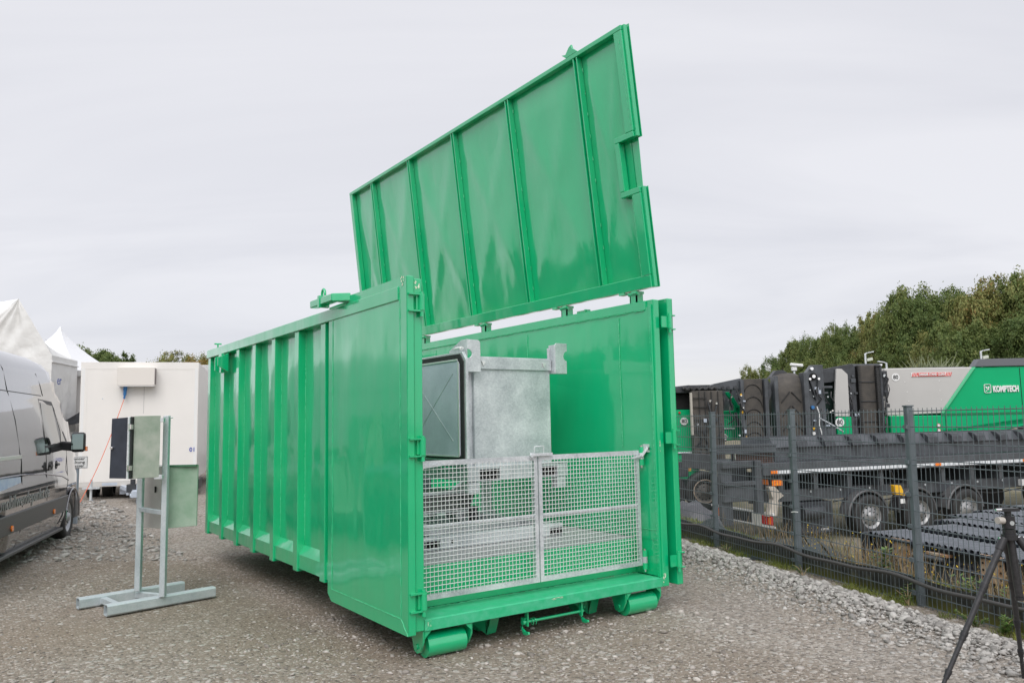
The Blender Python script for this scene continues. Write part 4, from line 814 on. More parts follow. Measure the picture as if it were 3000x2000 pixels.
# ================================================================ FENCE
fn = thing('metal_fence', 'anthracite wire panel fence between the gravel yard and the machine yard', 'fence', FA, math.atan2(FD.y, FD.x))
# local x along the fence away from camera, local y = left (towards the yard)
LEAN = .055
def fl_(x, z, off=0): return (x, off-LEAN*z*.45, z)
posts = [-1.78, 0, 1.755, 3.51, 5.27, 7.02]
for i, x in enumerate(posts):
    p = MB().bar(fl_(x-.01, -.25), (x+.045, -LEAN*.75, 1.73), .05, .065, (0, 1, 0)); p.build('post', FENCE, fn, .004)
    MB().bar((x+.045, -LEAN*.75, 1.73), (x+.0455, -LEAN*.75, 1.742), .06, .075, (0, 1, 0)).build('post_cap', FENCE, fn)
for i in range(len(posts)-1):
    x0_, x1_ = posts[i]+.05, posts[i+1]-.015; wm = MB()
    for z in (.02, .11, .25, .39, .535, .675, .815, .955, 1.08, 1.215, 1.262, 1.405, 1.55, 1.69):
        for o_ in ((.005,) if z not in () else (.0,)): wm.tube([fl_(x0_, z, .035), fl_(x1_, z, .035)], .0046, 5)
    nv = int((x1_-x0_)/.0515)
    for j in range(nv+1):
        x = x0_+j*(x1_-x0_)/nv; wm.tube([fl_(x, -.02, .041), fl_(x, 1.235, .041)], .0028, 4); wm.tube([fl_(x, 1.24, .041), fl_(x, 1.715, .041)], .0028, 4)
    wm.build('mesh_panel', FENCE, fn)
for x in posts:
    for z in (.11, .39, .68, .955, 1.24, 1.55): MB().box((x+.02, .03-LEAN*z*.45, z-.018), (x+.065, .05-LEAN*z*.45, z+.018)).build('clamp', FENCE, fn)
MB().tube([fl_(1.78, .62, .05), fl_(1.72, .63, .06), fl_(1.68, .63, .04)], .006, 5).build('cable_tie', WHITE2, fn)
SHEET = bpy.data.materials.new('dirty_film'); SHEET.use_nodes = True; t = SHEET.node_tree; b = t.nodes['Principled BSDF']
nn = N(t, 'ShaderNodeTexNoise', i_Scale=9.0, i_Detail=6.0, i_Roughness=.7); tcc = N(t, 'ShaderNodeTexCoord'); t.links.new(tcc.outputs['Object'], nn.inputs['Vector'])
sx_ = N(t, 'ShaderNodeSeparateXYZ'); t.links.new(tcc.outputs['Object'], sx_.inputs[0])
r_ = N(t, 'ShaderNodeValToRGB'); t.links.new(nn.outputs[0], r_.inputs[0]); r_.color_ramp.elements[0].position = .4; r_.color_ramp.elements[0].color = (.022, .022, .02, 1); r_.color_ramp.elements[1].position = .75; r_.color_ramp.elements[1].color = (.10, .095, .085, 1)
mg = N(t, 'ShaderNodeMapRange'); t.links.new(math_(t, 'MULTIPLY_ADD', nn.outputs[0], -.18, sx_.outputs[2]), mg.inputs[0]); mg.inputs[1].default_value = .03; mg.inputs[2].default_value = -.08
mx_ = N(t, 'ShaderNodeMixRGB'); t.links.new(mg.outputs[0], mx_.inputs[0]); t.links.new(r_.outputs[0], mx_.inputs[1]); mx_.inputs[2].default_value = (.12, .12, .02, 1); t.links.new(mx_.outputs[0], b.inputs['Base Color']); b.inputs['Roughness'].default_value = .5
sh = MB(); xs2 = np.linspace(-1.8, 7, 90)
for i, x in enumerate(xs2): sh.v += [(x, -.03+.012*mnoise.noise((x*4, 0, 0)), -.12), (x, -.035+.02*mnoise.noise((x*3, 5, 0)), .06), (x, -.04, .22+.012*math.sin(x*4.4))]
for i in range(len(xs2)-1):
    for j in (0, 1): q = i*3+j; sh.f.append((q, q+3, q+4, q+1)); sh.sm.append(True)
so_ = sh.build('barrier_film', SHEET, None, norm=False); so_.location = FA; so_.rotation_euler = (0, 0, math.atan2(FD.y, FD.x)); tag(so_, 'dirty black film strip along the bottom of the fence', 'film')
hp = [(x, .075, .212+.018*math.sin(x*3.6+.4)+.008*math.sin(x*7.1)) for x in np.linspace(-1.8, 7, 120)]
ho = MB().tube(hp, .0165, 10).build('black_hose', mat('black_hose_rubber', (.060, .056, .054), .4), None); ho.location = FA; ho.rotation_euler = so_.rotation_euler; tag(ho, 'black plastic hose running wavily along the fence', 'hose')

# ================================================================ TRIPOD
tp_c = F(2.95, 4.75); tp = fthing('camera_tripod', 'black carbon camera tripod standing at the right edge', 'tripod', 2.945, 4.7)
CARB = mat('carbon_tube', (.028, .028, .03), .35, n_scale=60, n_amt=.3); BRN = mat('brown_foam_grip', (.10, .062, .05), .7)
AX = (2.89, 4.7)
MB().cyl((AX[0], AX[1], .99), (AX[0], AX[1], 1.06), .035, 20).cyl((AX[0], AX[1], .955), (AX[0], AX[1], .985), .034, 20).build('ball_head', BLACK, tp, .004)
MB().box((AX[0]-.045, AX[1]-.03, 1.088), (AX[0]+.055, AX[1]+.03, 1.105)).cyl((AX[0], AX[1], 1.06), (AX[0], AX[1], 1.09), .018, 14).build('clamp_plate', BLACK, tp, .004)
MB().cyl((AX[0]-.035, AX[1]-.01, 1.035), (AX[0]-.075, AX[1]-.02, 1.037), .02, 16).build('knob', mat('pale_knob', (.45, .42, .38), .5), tp, .002); MB().cyl((AX[0]-.045, AX[1]-.02, 1.098), (AX[0]-.08, AX[1]-.02, 1.098), .008, 10).build('clamp_lever', CHROME, tp)
MB().cyl((AX[0], AX[1]-.037, 1.022), (AX[0], AX[1]-.033, 1.022), .013, 16).build('badge', mat('badge', (.4, .42, .42), .4), tp)
MB().cyl((AX[0], AX[1], .925), (AX[0], AX[1], .955), .044, 24).build('shoulder', BLACK, tp, .004)
MB().cyl((AX[0]+.005, AX[1], .925), (AX[0]+.03, AX[1], .60), .022, 16).cyl((AX[0]+.031, AX[1], .598), (AX[0]+.033, AX[1], .58), .026, 16).build('centre_column', CARB, tp)
def tleg(top, foot, grip=None):
    a, b_ = Vector(top), Vector(foot); L_ = MB(); j = [0, .30, .58, .80, 1]; rr = [.0185, .0155, .013, .0105]
    for i in range(4): L_.cyl(a.lerp(b_, j[i]), a.lerp(b_, j[i+1]), rr[i]+.001, 14, rr[i])
    o = L_.build('leg', CARB, tp); K_ = MB()
    for i in (1, 2, 3): MB().cyl(a.lerp(b_, j[i]-.025), a.lerp(b_, j[i]-.002), .024-.002*i, 16).cyl(a.lerp(b_, j[i]-.002), a.lerp(b_, j[i]+.022), .0215-.002*i, 16).build('leg_lock', BLACK, o, .003)
    K_.cyl(a.lerp(b_, -.0), a.lerp(b_, .07), .024, 14); K_.build('leg_collar', BLACK, o, .003)
    if grip: MB().cyl(a.lerp(b_, .08), a.lerp(b_, .30), .0215, 16).build('grip', BRN, o, .003)
    MB().cyl(a+Vector((-.03, 0, 0)), a+Vector((.03, 0, 0)), .008, 10).build('pivot', CHROME, o)
tleg((AX[0]-.04, AX[1]-.012, .935), (2.32, 4.60, .015)); tleg((AX[0]+.01, AX[1]+.04, .90), (3.135, 5.07, .015)); tleg((AX[0]+.045, AX[1]-.01, .935), (3.35, 4.30, .015), True)

# ================================================================ LOW TRAILER BEYOND THE FENCE
te = R(19.5); LT0 = F(5.95, 18.5, LOW)
lt = thing('low_trailer', 'dark grey three-axle trailer with white reflective strip parked beyond the fence', 'trailer', LT0, YAW+te)
zl = lambda z: z-LOW           # world height to local height
MB().box((-.2, 0, zl(.30)), (12, .05, zl(.58))).box((-.2, 2.35, zl(.30)), (12, 2.4, zl(.58))).box((-.2, .05, zl(.50)), (12, 2.35, zl(.56))).build('deck', ANTH, lt, .006)
MB().box((.1, -.006, zl(.335)), (12, -.001, zl(.41))).build('reflective_strip', REFL, lt)
tk = MB()
for i in range(130): tk.box((.16+i*.092, -.0075, zl(.335)), (.168+i*.092, -.0062, zl(.41)))
tk.build('strip_joints', mat('strip_joint', (.2, .2, .2), .6), lt)
for x in (.0, 5.0, 8.05): MB().box((x, -.03, zl(.34)), (x+.18, -.008, zl(.41))).build('side_marker', ORANGE, lt, .004)
MB().box((-.3, .35, zl(-.36)), (12, .50, zl(-.08))).box((-.3, 1.9, zl(-.36)), (12, 2.05, zl(-.08))).build('chassis_beam', ANTH, lt, .005)
cbm = MB()
for i in range(12): cbm.box((.3+i*1.0, .1, zl(-.079)), (.42+i*1.0, 2.3, zl(.30)))
cbm.build('crossmembers', ANTH, lt); MB().box((.1, 1.0, zl(-.3)), (12, 1.4, zl(.29))).build('underframe', CHAR, lt)
MB().box((-1.25, .05, zl(-.26)), (-.25, .16, zl(.10))).box((-1.25, .0, zl(.10)), (-.25, .16, zl(.20))).box((-.42, -.02, zl(-.55)), (-.25, .16, zl(.66))).box((-1.25, .16, zl(-.8)), (-.95, .3, zl(.66))).box((-1.25, .05, zl(.50)), (-.43, .16, zl(.66))).build('rear_frame', ANTH, lt, .01)
MB().box((-.95, .3, zl(.20)), (-.43, .5, zl(.50))).build('rear_box', CHAR, lt)
MB().prism([(-.10, zl(.05)), (.06, zl(.05)), (.30, zl(-.17)), (.14, zl(-.26)), (.10, zl(-.62)), (-.16, zl(-.62)), (.0, zl(-.24))], 1, -.05, .1).build('stand_bracket', mat('beige_steel', (.42, .38, .33), .6, n_scale=6, n_amt=.2), lt, .006)
for i in range(10): MB().cyl((.5+i*.9, .34, zl(-.15)), (.5+i*.9, .349, zl(-.15)), .03, 10).build('bolt_head', GALV, lt)
for x in (1.2, 3.6, 5.2, 7.2): MB().bar((x, .06, zl(.28)), (x+.35, .3, zl(-.05)), .06, .06).build('gusset', ANTH, lt, .004)
MB().cyl((.95, .2, zl(-.62)), (1.55, .2, zl(-.62)), .17, 20).build('air_tank', CHAR, lt)
MB().tube([(2.0+.4*i, .28+.02*math.sin(i*2.), zl(-.42+.04*math.sin(i*1.3))) for i in range(18)], .018, 6).build('air_line', BLACK, lt)
# rear lamp bar lies across the tail
lb_ = MB(); Lb0 = Vector((-.05, -.08, 0)); 
def lbp(t_, z_, dx=0): return (-.10+dx, -.15+t_, zl(z_))
lb_.box(lbp(0, -.545), lbp(2.5, -.60, .05)).box(lbp(0, -.84), lbp(2.5, -.885, .05)); lb_.box(lbp(.45, -.60), lbp(.8, -.84, .02)).box(lbp(1.75, -.60), lbp(2.0, -.84, .02)); lb_.build('lamp_bar', WHITE2, lt, .004)
for t_ in (.06, 2.05): 
    o = MB().box(lbp(t_, -.62, -.01), lbp(t_+.36, -.82, .04)).build('rear_lamp', REDL, lt, .01); MB().box(lbp(t_+.02, -.64, -.016), lbp(t_+.11, -.80, -.011)).build('indicator', ORANGE, o)
MB().box(lbp(.8, -.60, .01), lbp(1.75, -.84, .03)).build('plate_panel', CHAR, lt)
for i, x in enumerate((2.87, 4.42, 6.02)):
    c_ = (x, .0, zl(-.79)); wheel('wheel', lt, c_, (0, 1, 0), .515, .35, .30, mat('dirty_white_rim', (.20, .20, .20), .40, metal=.5, n_scale=8, col2=(.38, .38, .38)), n_holes=10)
    MB().tube([(x+.60*math.cos(a), .08, zl(-.79)+.60*math.sin(a)) for a in np.linspace(.05, PI-.05, 20)], .03, 6).build('mudguard', mat('grey_mudguard', (.12, .12, .125), .5), lt)
    gd = MB(); nn_ = 14
    for k_ in range(nn_):
        a0, a1 = PI*.03+k_*PI*.94/nn_, PI*.03+(k_+1)*PI*.94/nn_; gd.quad((x+.60*math.cos(a0), .05, zl(-.79)+.60*math.sin(a0)), (x+.60*math.cos(a1), .05, zl(-.79)+.60*math.sin(a1)), (x+.60*math.cos(a1), .42, zl(-.79)+.60*math.sin(a1)), (x+.60*math.cos(a0), .42, zl(-.79)+.60*math.sin(a0)), smooth=True)
    gd.build('mudguard', MAT['grey_mudguard'], lt)
MB().box((8.0, -.05, zl(-.28)), (11.5, .05, zl(-.12))).box((7.9, -.06, zl(-.28)), (8.0, .06, zl(-.12))).build('side_guard', mat('pale_side_guard', (.6, .6, .6), .4), lt, .004)
MB().cyl((8.6, .02, zl(-.55)), (8.6, .02, zl(-.28)), .05, 10).cyl((8.9, -.02, zl(-.62)), (8.9, .1, zl(-.62)), .13, 20).build('air_tank', GALV, lt)
MB().box((-.0, .12, zl(.08)), (.02, .42, zl(.20))).build('marker_board', ORANGE, lt)
MB().box((0.05, .02, zl(.06)), (.33, .04, zl(.19))).build('warning_lamp', mat('yellow_red_lens', (.9, .40, .02), .3, n_scale=25, col2=(.8, .06, .02)), lt)
MB().box((.8, .3, zl(-1.15)), (2.0, .7, zl(-.4))).build('mud_flap', CHAR, lt, .02)
text('KOMPTECH', .07, WHITE2, lt, (1.72, .293, zl(-1.06)), FACE, depth=.001, width=.24)
ck = thing('wheel_chock', 'yellow plastic wheel chock hung on the dark trailer between two wheels', 'chock', LT0+Vector((0, 0, 0)), YAW+te)
MB().prism([(3.50, zl(-.06)), (3.74, zl(-.08)), (3.86, zl(-.34)), (3.56, zl(-.30))], 1, -.12, .02).build('body', YELLOW, ck, .02, 2); MB().box((3.62, -.1, zl(-.62)), (3.86, .02, zl(-.36))).build('holder', BLACK, ck); MB().box((3.70, -.106, zl(-.52)), (3.84, -.1005, zl(-.41))).build('plate', WHITE2, ck)

# long dark hopper lying on the trailer
hc = thing('dark_hopper_conveyor', 'long charcoal steel hopper with rounded gussets lying on the dark trailer', 'hopper', LT0, YAW+te)
MB().box((.60, .6, zl(.58)), (12.3, .64, zl(.90))).box((.60, .55, zl(.90)), (12.3, .62, zl(.925))).box((.60, 1.9, zl(.58)), (12.3, 1.94, zl(1.15))).build('wall', ANTH, hc, .004)
fl2 = MB().quad((.60, .60, zl(.925)), (12.3, .60, zl(.925)), (12.3, .78, zl(1.155)), (.60, .78, zl(1.155))); fl2.build('flare', ANTH, hc)
for i in range(14):
    x = 1.35+i*.84; pr = [(.46, zl(.90)), (.60, zl(.90)), (.78, zl(1.15)), (.70, zl(1.15)), (.60, zl(1.13)), (.50, zl(1.05))]
    MB().prism(pr, 0, x-.16, x+.16).build('gusset', CHAR, hc, .015, 2)
MB().box((-1.2, .5, zl(.80)), (.59, .54, zl(1.0))).box((-1.2, .48, zl(.96)), (.59, .499, zl(1.02))).box((-1.2, .5, zl(.44)), (-1.1, 1.9, zl(.80))).build('end_frame', ANTH, hc, .006)
BRN2 = mat('brown_louvre', (.085, .05, .038), .6, n_scale=20, n_amt=.3)
lv = MB()
for i in range(6): lv.box((-.55, .62, zl(.50+i*.05)), (.58, .66, zl(.535+i*.05)))
lv.build('louvre', BRN2, hc); MB().box((-.55, .67, zl(.47)), (.58, .75, zl(.82))).build('louvre_back', CHAR, hc); MB().cyl((-.56, .56, zl(.2)), (-.56, .56, zl(.95)), .02, 8).build('hydraulic_rod', CHROME, hc)

# ================================================================ MACHINES
def M_(name, label, cat, lat, dep): return fthing(name, label, cat, lat, dep, LOW)
def bx(par, name, m, a, b_, bev=.01): return MB().box(a, b_).build(name, m, par, bev)
m1 = M_('trommel_screen', 'large green and grey screening machine with white lettering at the right', 'screening machine', 13.5, 24)
MB().prism([(11.36, 1.62), (12.985, 1.66), (14.06, 3.05), (11.36, 3.06)], 1, 24, 26.2).build('grey_panel', MGREY, m1, .03, 2)
MB().prism([(12.99, 1.66), (13.05, 1.60), (18.5, 1.66), (18.5, 3.04), (14.07, 3.045)], 1, 24.05, 26.2).build('green_panel', MGREEN, m1, .02)
MB().prism([(12.96, 1.66), (13.06, 1.66), (14.14, 3.045), (14.04, 3.045)], 1, 23.97, 24.04).build('edge_trim', MGREENL, m1, .01)
MB().prism([(11.40, .95), (14.40, 1.02), (15.5, 1.25), (18.5, 1.8), (18.5, 1.60), (13.05, 1.60), (11.40, 1.615)], 1, 23.93, 26.2).build('lower_panel', MGREEN, m1, .02)
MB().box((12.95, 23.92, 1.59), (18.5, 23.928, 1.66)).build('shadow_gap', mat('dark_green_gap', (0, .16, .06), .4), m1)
bx(m1, 'panel_gap', DARKHOLE, (15.50, 24.04, 1.66), (15.515, 24.049, 3.0), 0); bx(m1, 'panel_gap', DARKHOLE, (13.06, 23.92, 1.0), (13.07, 23.929, 1.58), 0)
MB().prism([(14.10, 3.06), (14.27, 3.29), (15.83, 3.29), (15.86, 3.06)], 1, 24.0, 24.3).build('roof_cap', mat('slate_cap', (.13, .135, .15), .4), m1, .01); MB().prism([(15.87, 3.07), (15.88, 3.30), (18.5, 3.35), (18.5, 3.07)], 1, 24.0, 24.3).build('roof_cap', MAT['slate_cap'], m1, .01)
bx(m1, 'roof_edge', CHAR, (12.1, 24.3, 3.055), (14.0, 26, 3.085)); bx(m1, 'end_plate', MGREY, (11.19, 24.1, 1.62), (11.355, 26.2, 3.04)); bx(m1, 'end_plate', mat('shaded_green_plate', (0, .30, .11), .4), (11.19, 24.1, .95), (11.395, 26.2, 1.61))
bx(m1, 'chassis', CHAR, (11.4, 24.2, -.4), (18.5, 26, .94)); 
for x in (12.5, 14.2, 16): MB().cyl((x, 24.0, LOW+.5), (x, 24.4, LOW+.5), .5, 24).build('wheel', RUBBER, m1)
text('KOMPTECH', .25, WHITE2, m1, (15.03, 24.03, 2.36), FACE, depth=.012, width=.78, bold=.012)
em = MB(); cxx, czz = 14.475, 2.385
rr_ = [(.105, .135, 1)]
def rrect(w_, h_, r_, n_=6): 
    pts = []
    for sx1, sz1, a0 in ((1, 1, 0), (-1, 1, PI/2), (-1, -1, PI), (1, -1, 1.5*PI)):
        for i in range(n_+1): a = a0+i*PI/2/n_; pts.append((cxx+sx1*(w_-r_)+r_*math.cos(a), czz+sz1*(h_-r_)+r_*math.sin(a)))
    return pts
o1, o2 = rrect(.105, .135, .05), rrect(.09, .12, .04)
for i in range(len(o1)): j = (i+1) % len(o1); em.hexa([(o1[i][0], 24.02, o1[i][1]), (o1[j][0], 24.02, o1[j][1]), (o2[j][0], 24.02, o2[j][1]), (o2[i][0], 24.02, o2[i][1]), (o1[i][0], 24.048, o1[i][1]), (o1[j][0], 24.048, o1[j][1]), (o2[j][0], 24.048, o2[j][1]), (o2[i][0], 24.048, o2[i][1])])
for sx1, sz1, l_ in ((-1, 1, .085), (1, 1, .085), (1, -1, .06)):
    pts = []
    for i in range(11):
        t_ = i/10; pts.append((t_*l_, .26*l_*math.sin(PI*t_)))
    for i in range(9, 0, -1): t_ = i/10; pts.append((t_*l_, -.26*l_*math.sin(PI*t_)))
    a = math.radians(52); em.prism([(cxx+sx1*(p[0]*math.cos(a)-p[1]*math.sin(a))+sx1*.008, czz+sz1*(p[0]*math.sin(a)+p[1]*math.cos(a))+.0) for p in pts], 1, 24.025, 24.048)
em.prism([(cxx+.03, czz+.02), (cxx+.045, czz+.02), (cxx-.035, czz-.08), (cxx-.05, czz-.08)], 1, 24.026, 24.0485); em.build('emblem', WHITE2, m1)
def warn80(par, x, z, dep, r_=.13): 
    o = MB().cyl((x, dep-.012, z), (x, dep-.002, z), r_, 28).build('speed_disc', WHITE2, par); text('80', r_*1.4, bl, par, (x, dep-.018, z), FACE, depth=.003, width=r_*1.25, bold=.002)
warn80(m1, 11.68, 2.78, 24, .12)
stk = bx(m1, 'warning_strip', WHITE2, (12.16, 23.985, 2.785), (13.37, 23.997, 2.905), 0); bx(m1, 'warning_field', RED, (12.36, 23.975, 2.79), (13.19, 23.984, 2.90), 0)
for x0_ in (12.17, 13.2):
    hs = MB()
    for i in range(4): hs.prism([(x0_+i*.045, 2.787), (x0_+i*.045+.022, 2.787), (x0_+i*.045+.06, 2.902), (x0_+i*.045+.038, 2.902)] if True else [], 1, 23.975, 23.984)
    hs.build('hatching', RED, m1)
text('DANGER STAND CLEAR', .10, WHITE2, m1, (12.775, 23.965, 2.845), FACE, depth=.004, width=.80, bold=.004)
for z in (1.30, 1.15): MB().cyl((12.84, 23.915, z), (12.84, 23.926, z), .055, 20).build('pictogram', WHITE2, m1); MB().lathe((12.84, 23.915, z), (0, -1, 0), [(0, .058), (.003, .056), (.003, .046), (0, .045)], 24).build('pictogram_ring', RED, m1)
bl2 = MB()
for z in (2.1, 2.5, 2.3, 1.9): bl2.cyl((11.27, 24.09, z), (11.27, 24.10, z), .012, 8)
for x, z in ((11.95, 2.63), (13.0, 2.65), (12.0, 2.33), (13.0, 2.35), (12.03, 2.05), (13.02, 2.07)): bl2.cyl((x, 23.99, z), (x, 23.999, z), .014, 8)
bl2.build('rivets', WHITE2, m1)
# folded belt next to it
m2 = M_('belt_conveyor', 'dark folded belt conveyor with toothed rubber side walls beside the grey panel', 'conveyor', 10.5, 23.3)
bx(m2, 'belt', BELT, (10.22, 23.3, .95), (10.75, 23.5, 3.12)); 
cv = MB()
for z in (2.62, 2.05, 1.45): cv.box((10.24, 23.27, z), (10.74, 23.299, z+.02))
cv.build('cleats', CHAR, m2)
for xo in (10.17, 10.72):
    tw = MB()
    for i in range(34): tw.prism([(xo+.0, .98+i*.063), (xo+.10, 1.0+i*.063), (xo+.10, 1.02+i*.063), (xo, 1.03+i*.063)], 1, 23.16, 23.3)
    tw.build('side_wall_teeth', RUBBER, m2)
bx(m2, 'frame', CHAR, (10.02, 23.3, .9), (10.16, 23.6, 3.12)); bx(m2, 'frame', CHAR, (10.86, 23.25, .9), (10.93, 23.6, 3.12)); MB().cyl((10.05, 23.4, 3.10), (10.9, 23.4, 3.10), .07, 16).build('drum', CHAR, m2); bx(m2, 'bracket', CHAR, (10.93, 23.4, 2.2), (11.15, 23.6, 2.95))
MB().tube([(11.0, 23.35, 2.9), (11.12, 23.3, 2.7), (11.0, 23.3, 2.4), (11.05, 23.3, 2.0)], .025, 6).build('hoses', BLACK, m2); MB().cyl((10.9, 23.2, 3.12), (10.9, 23.3, 3.12), .03, 8).build('bolt', CHROME, m2)
# tilted grey side panel machine
m3 = M_('shredder_machine', 'charcoal machine frame with upright light grey panel and green base', 'shredder', 9.6, 23)
MB().prism([(9.33, 1.63), (9.75, 1.62), (9.76, 2.84), (9.60, 3.0), (9.44, 3.01), (9.34, 2.09)], 1, 22.9, 23.0).build('grey_panel', MGREY, m3, .01); bx(m3, 'green_panel', MGREEN, (9.36, 22.9, .95), (9.79, 23.0, 1.61)); warn80(m3, 9.44, 1.46, 22.9)
MB().prism([(8.95, 2.60), (9.0, 3.0), (9.95, 3.16), (10.02, 3.08), (10.02, .95), (9.80, .95), (9.80, 2.75), (9.3, 2.62)], 1, 23.01, 23.3).build('upper_frame', CHAR, m3, .01)
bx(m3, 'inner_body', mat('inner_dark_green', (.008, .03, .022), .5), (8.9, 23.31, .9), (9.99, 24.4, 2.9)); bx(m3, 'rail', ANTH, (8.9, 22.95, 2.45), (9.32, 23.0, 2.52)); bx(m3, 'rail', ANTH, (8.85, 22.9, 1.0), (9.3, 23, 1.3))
# belt machine with chevrons, rounded top
m4 = M_('chevron_belt_conveyor', 'folded conveyor with rounded top and chevron cleats behind the second fence post', 'conveyor', 7.9, 22.4)
pm_ = MB(); zz = [1.0, 1.6, 2.2, 2.5, 2.66, 2.76, 2.82, 2.86, 2.88]; yy_ = [22.3, 22.3, 22.3, 22.33, 22.40, 22.52, 22.68, 22.9, 23.2]
for i in range(len(zz)):
    for j in range(9): s_ = j/8; pm_.v.append((7.50+.70*s_, yy_[i], zz[i]-.06*(2*s_-1)**2+(.10*s_ if i > 3 else .0)))
for i in range(len(zz)-1):
    for j in range(8): q = i*9+j; pm_.f.append((q, q+1, q+10, q+9)); pm_.sm.append(True)
pm_.build('belt', BELT, m4, norm=False); bx(m4, 'belt_core', BELT, (7.52, 22.42, .9), (8.16, 23.2, 2.45))
chv = MB()
for z in (1.15, 1.55, 1.95, 2.35):
    chv.bar((7.58, 22.29, z-.30), (7.83, 22.29, z), .025, .03, (0, 1, 0)); chv.bar((8.14, 22.29, z-.30), (7.88, 22.29, z), .025, .03, (0, 1, 0))
chv.bar((7.62, 22.34, 2.34), (7.80, 22.42, 2.62), .025, .03, (0, 1, 0)); chv.bar((7.85, 22.42, 2.60), (8.1, 22.35, 2.40), .025, .03, (0, 1, 0)); chv.bar((7.70, 22.46, 2.66), (7.85, 22.75, 2.80), .025, .03, (0, 1, 0)); chv.bar((8.0, 22.45, 2.68), (7.92, 22.8, 2.88), .025, .03, (0, 1, 0))
chv.build('cleats', RUBBER, m4)
bx(m4, 'side_plate', ANTH, (7.36, 22.15, .95), (7.47, 22.5, 2.80)); MB().prism([(7.47, 2.75), (7.68, 3.0), (7.9, 3.0), (8.0, 2.93), (7.9, 2.8)], 1, 22.9, 23.2).build('top_guard', CHAR, m4, .01)
bx(m4, 'side_plate', ANTH, (8.18, 22.12, .95), (8.32, 22.5, 2.88)); MB().prism([(8.33, .95), (8.86, .95), (8.83, 3.10), (8.52, 3.10), (8.33, 2.86)], 1, 22.35, 22.6).build('head_plate', ANTH, m4, .012)
for a_, b_ in (((8.41, 22.3, 2.70), (8.57, 22.3, 2.10)), ((8.66, 22.3, 2.70), (8.57, 22.3, 2.10))): MB().bar(a_, b_, .03, .07, (0, 1, 0)).build('v_arm', CHAR, m4, .005)
MB().cyl((8.53, 22.30, 2.77), (8.53, 22.34, 2.77), .10, 20).build('opening', DARKHOLE, m4)
bts = MB()
for x, z, r_ in ((8.48, 2.99, .045), (8.41, 2.70, .035), (8.66, 2.70, .035), (8.52, 2.77, .05)): bts.cyl((x, 22.24, z), (x, 22.30, z), r_, 14)
bts.build('bolts', CHROME, m4)
MB().tube([(8.56, 22.25, 1.92), (8.60, 22.2, 1.7), (8.58, 22.2, 1.4), (8.64, 22.2, 1.15), (8.62, 22.2, 1.05)], .014, 6).build('hose', WHITE2, m4); MB().tube([(8.58, 22.2, 1.6), (8.9, 22.2, 1.42), (9.28, 22.3, 1.2)], .022, 6).build('chain', GALV, m4)
MB().cyl((8.46, 22.28, 1.9), (8.46, 22.34, 1.9), .05, 10).cyl((8.86, 22.5, 1.82), (8.86, 22.6, 1.82), .05, 10).build('blue_coupling', BLUE, m4)
MB().prism([(8.42, 1.33), (8.50, 1.33), (8.46, 1.26)], 1, 22.3, 22.34).build('warning_triangle', YELLOW, m4); MB().cyl((8.46, 22.32, 1.17), (8.46, 22.345, 1.17), .05, 18).build('pictogram', WHITE2, m4)
def clutter(par, la, lb_, za, zb_, dep, n_, seed):
    g_ = random.Random(seed)
    for q in range(n_):
        x = g_.uniform(la, lb_); z = g_.uniform(za, zb_); k_ = g_.random()
        if k_ < .4: MB().tube([(x, dep, z), (x+g_.uniform(-.05, .05), dep-.06, z-.15), (x+g_.uniform(-.12, .12), dep-.05, z-.35), (x+g_.uniform(-.15, .15), dep, z-.5)], g_.uniform(.012, .022), 6).build('hydraulic_hose', BLACK, par)
        elif k_ < .7: MB().box((x, dep-.03, z), (x+g_.uniform(.05, .14), dep, z+g_.uniform(.04, .12))).build('bracket', g_.choice((ANTH, CHAR, GALVD)), par, .005)
        else: MB().cyl((x, dep-.03, z), (x, dep, z), g_.uniform(.015, .03), 10).build('bolt_head', g_.choice((CHROME, GALV, ANTH)), par)
clutter(m4, 8.35, 8.85, 1.2, 2.6, 22.34, 10, 1); clutter(m3, 8.95, 9.3, 1.4, 2.4, 22.99, 9, 2); clutter(m3, 9.8, 10.0, 1.4, 2.9, 23.0, 9, 3); clutter(m2, 10.95, 11.15, 1.4, 2.9, 23.3, 9, 4)
# CCTV unit on top of it
cc = M_('surveillance_camera', 'white surveillance camera on a mast above the chevron conveyor', 'camera', 8.55, 24)
MB().cyl((8.6, 24, LOW), (8.6, 24, 3.05), .03, 10).build('mast', GALV, cc); MB().bar((8.48, 23.98, 3.235), (8.86, 23.95, 3.19), .10, .09).build('housing', WHITE2, cc, .02); MB().box((8.52, 23.95, 3.03), (8.68, 24.05, 3.16)).build('bracket', WHITE2, cc, .02); MB().cyl((8.66, 23.93, 3.20), (8.66, 23.96, 3.20), .03, 12).build('lens', BLACK, cc)
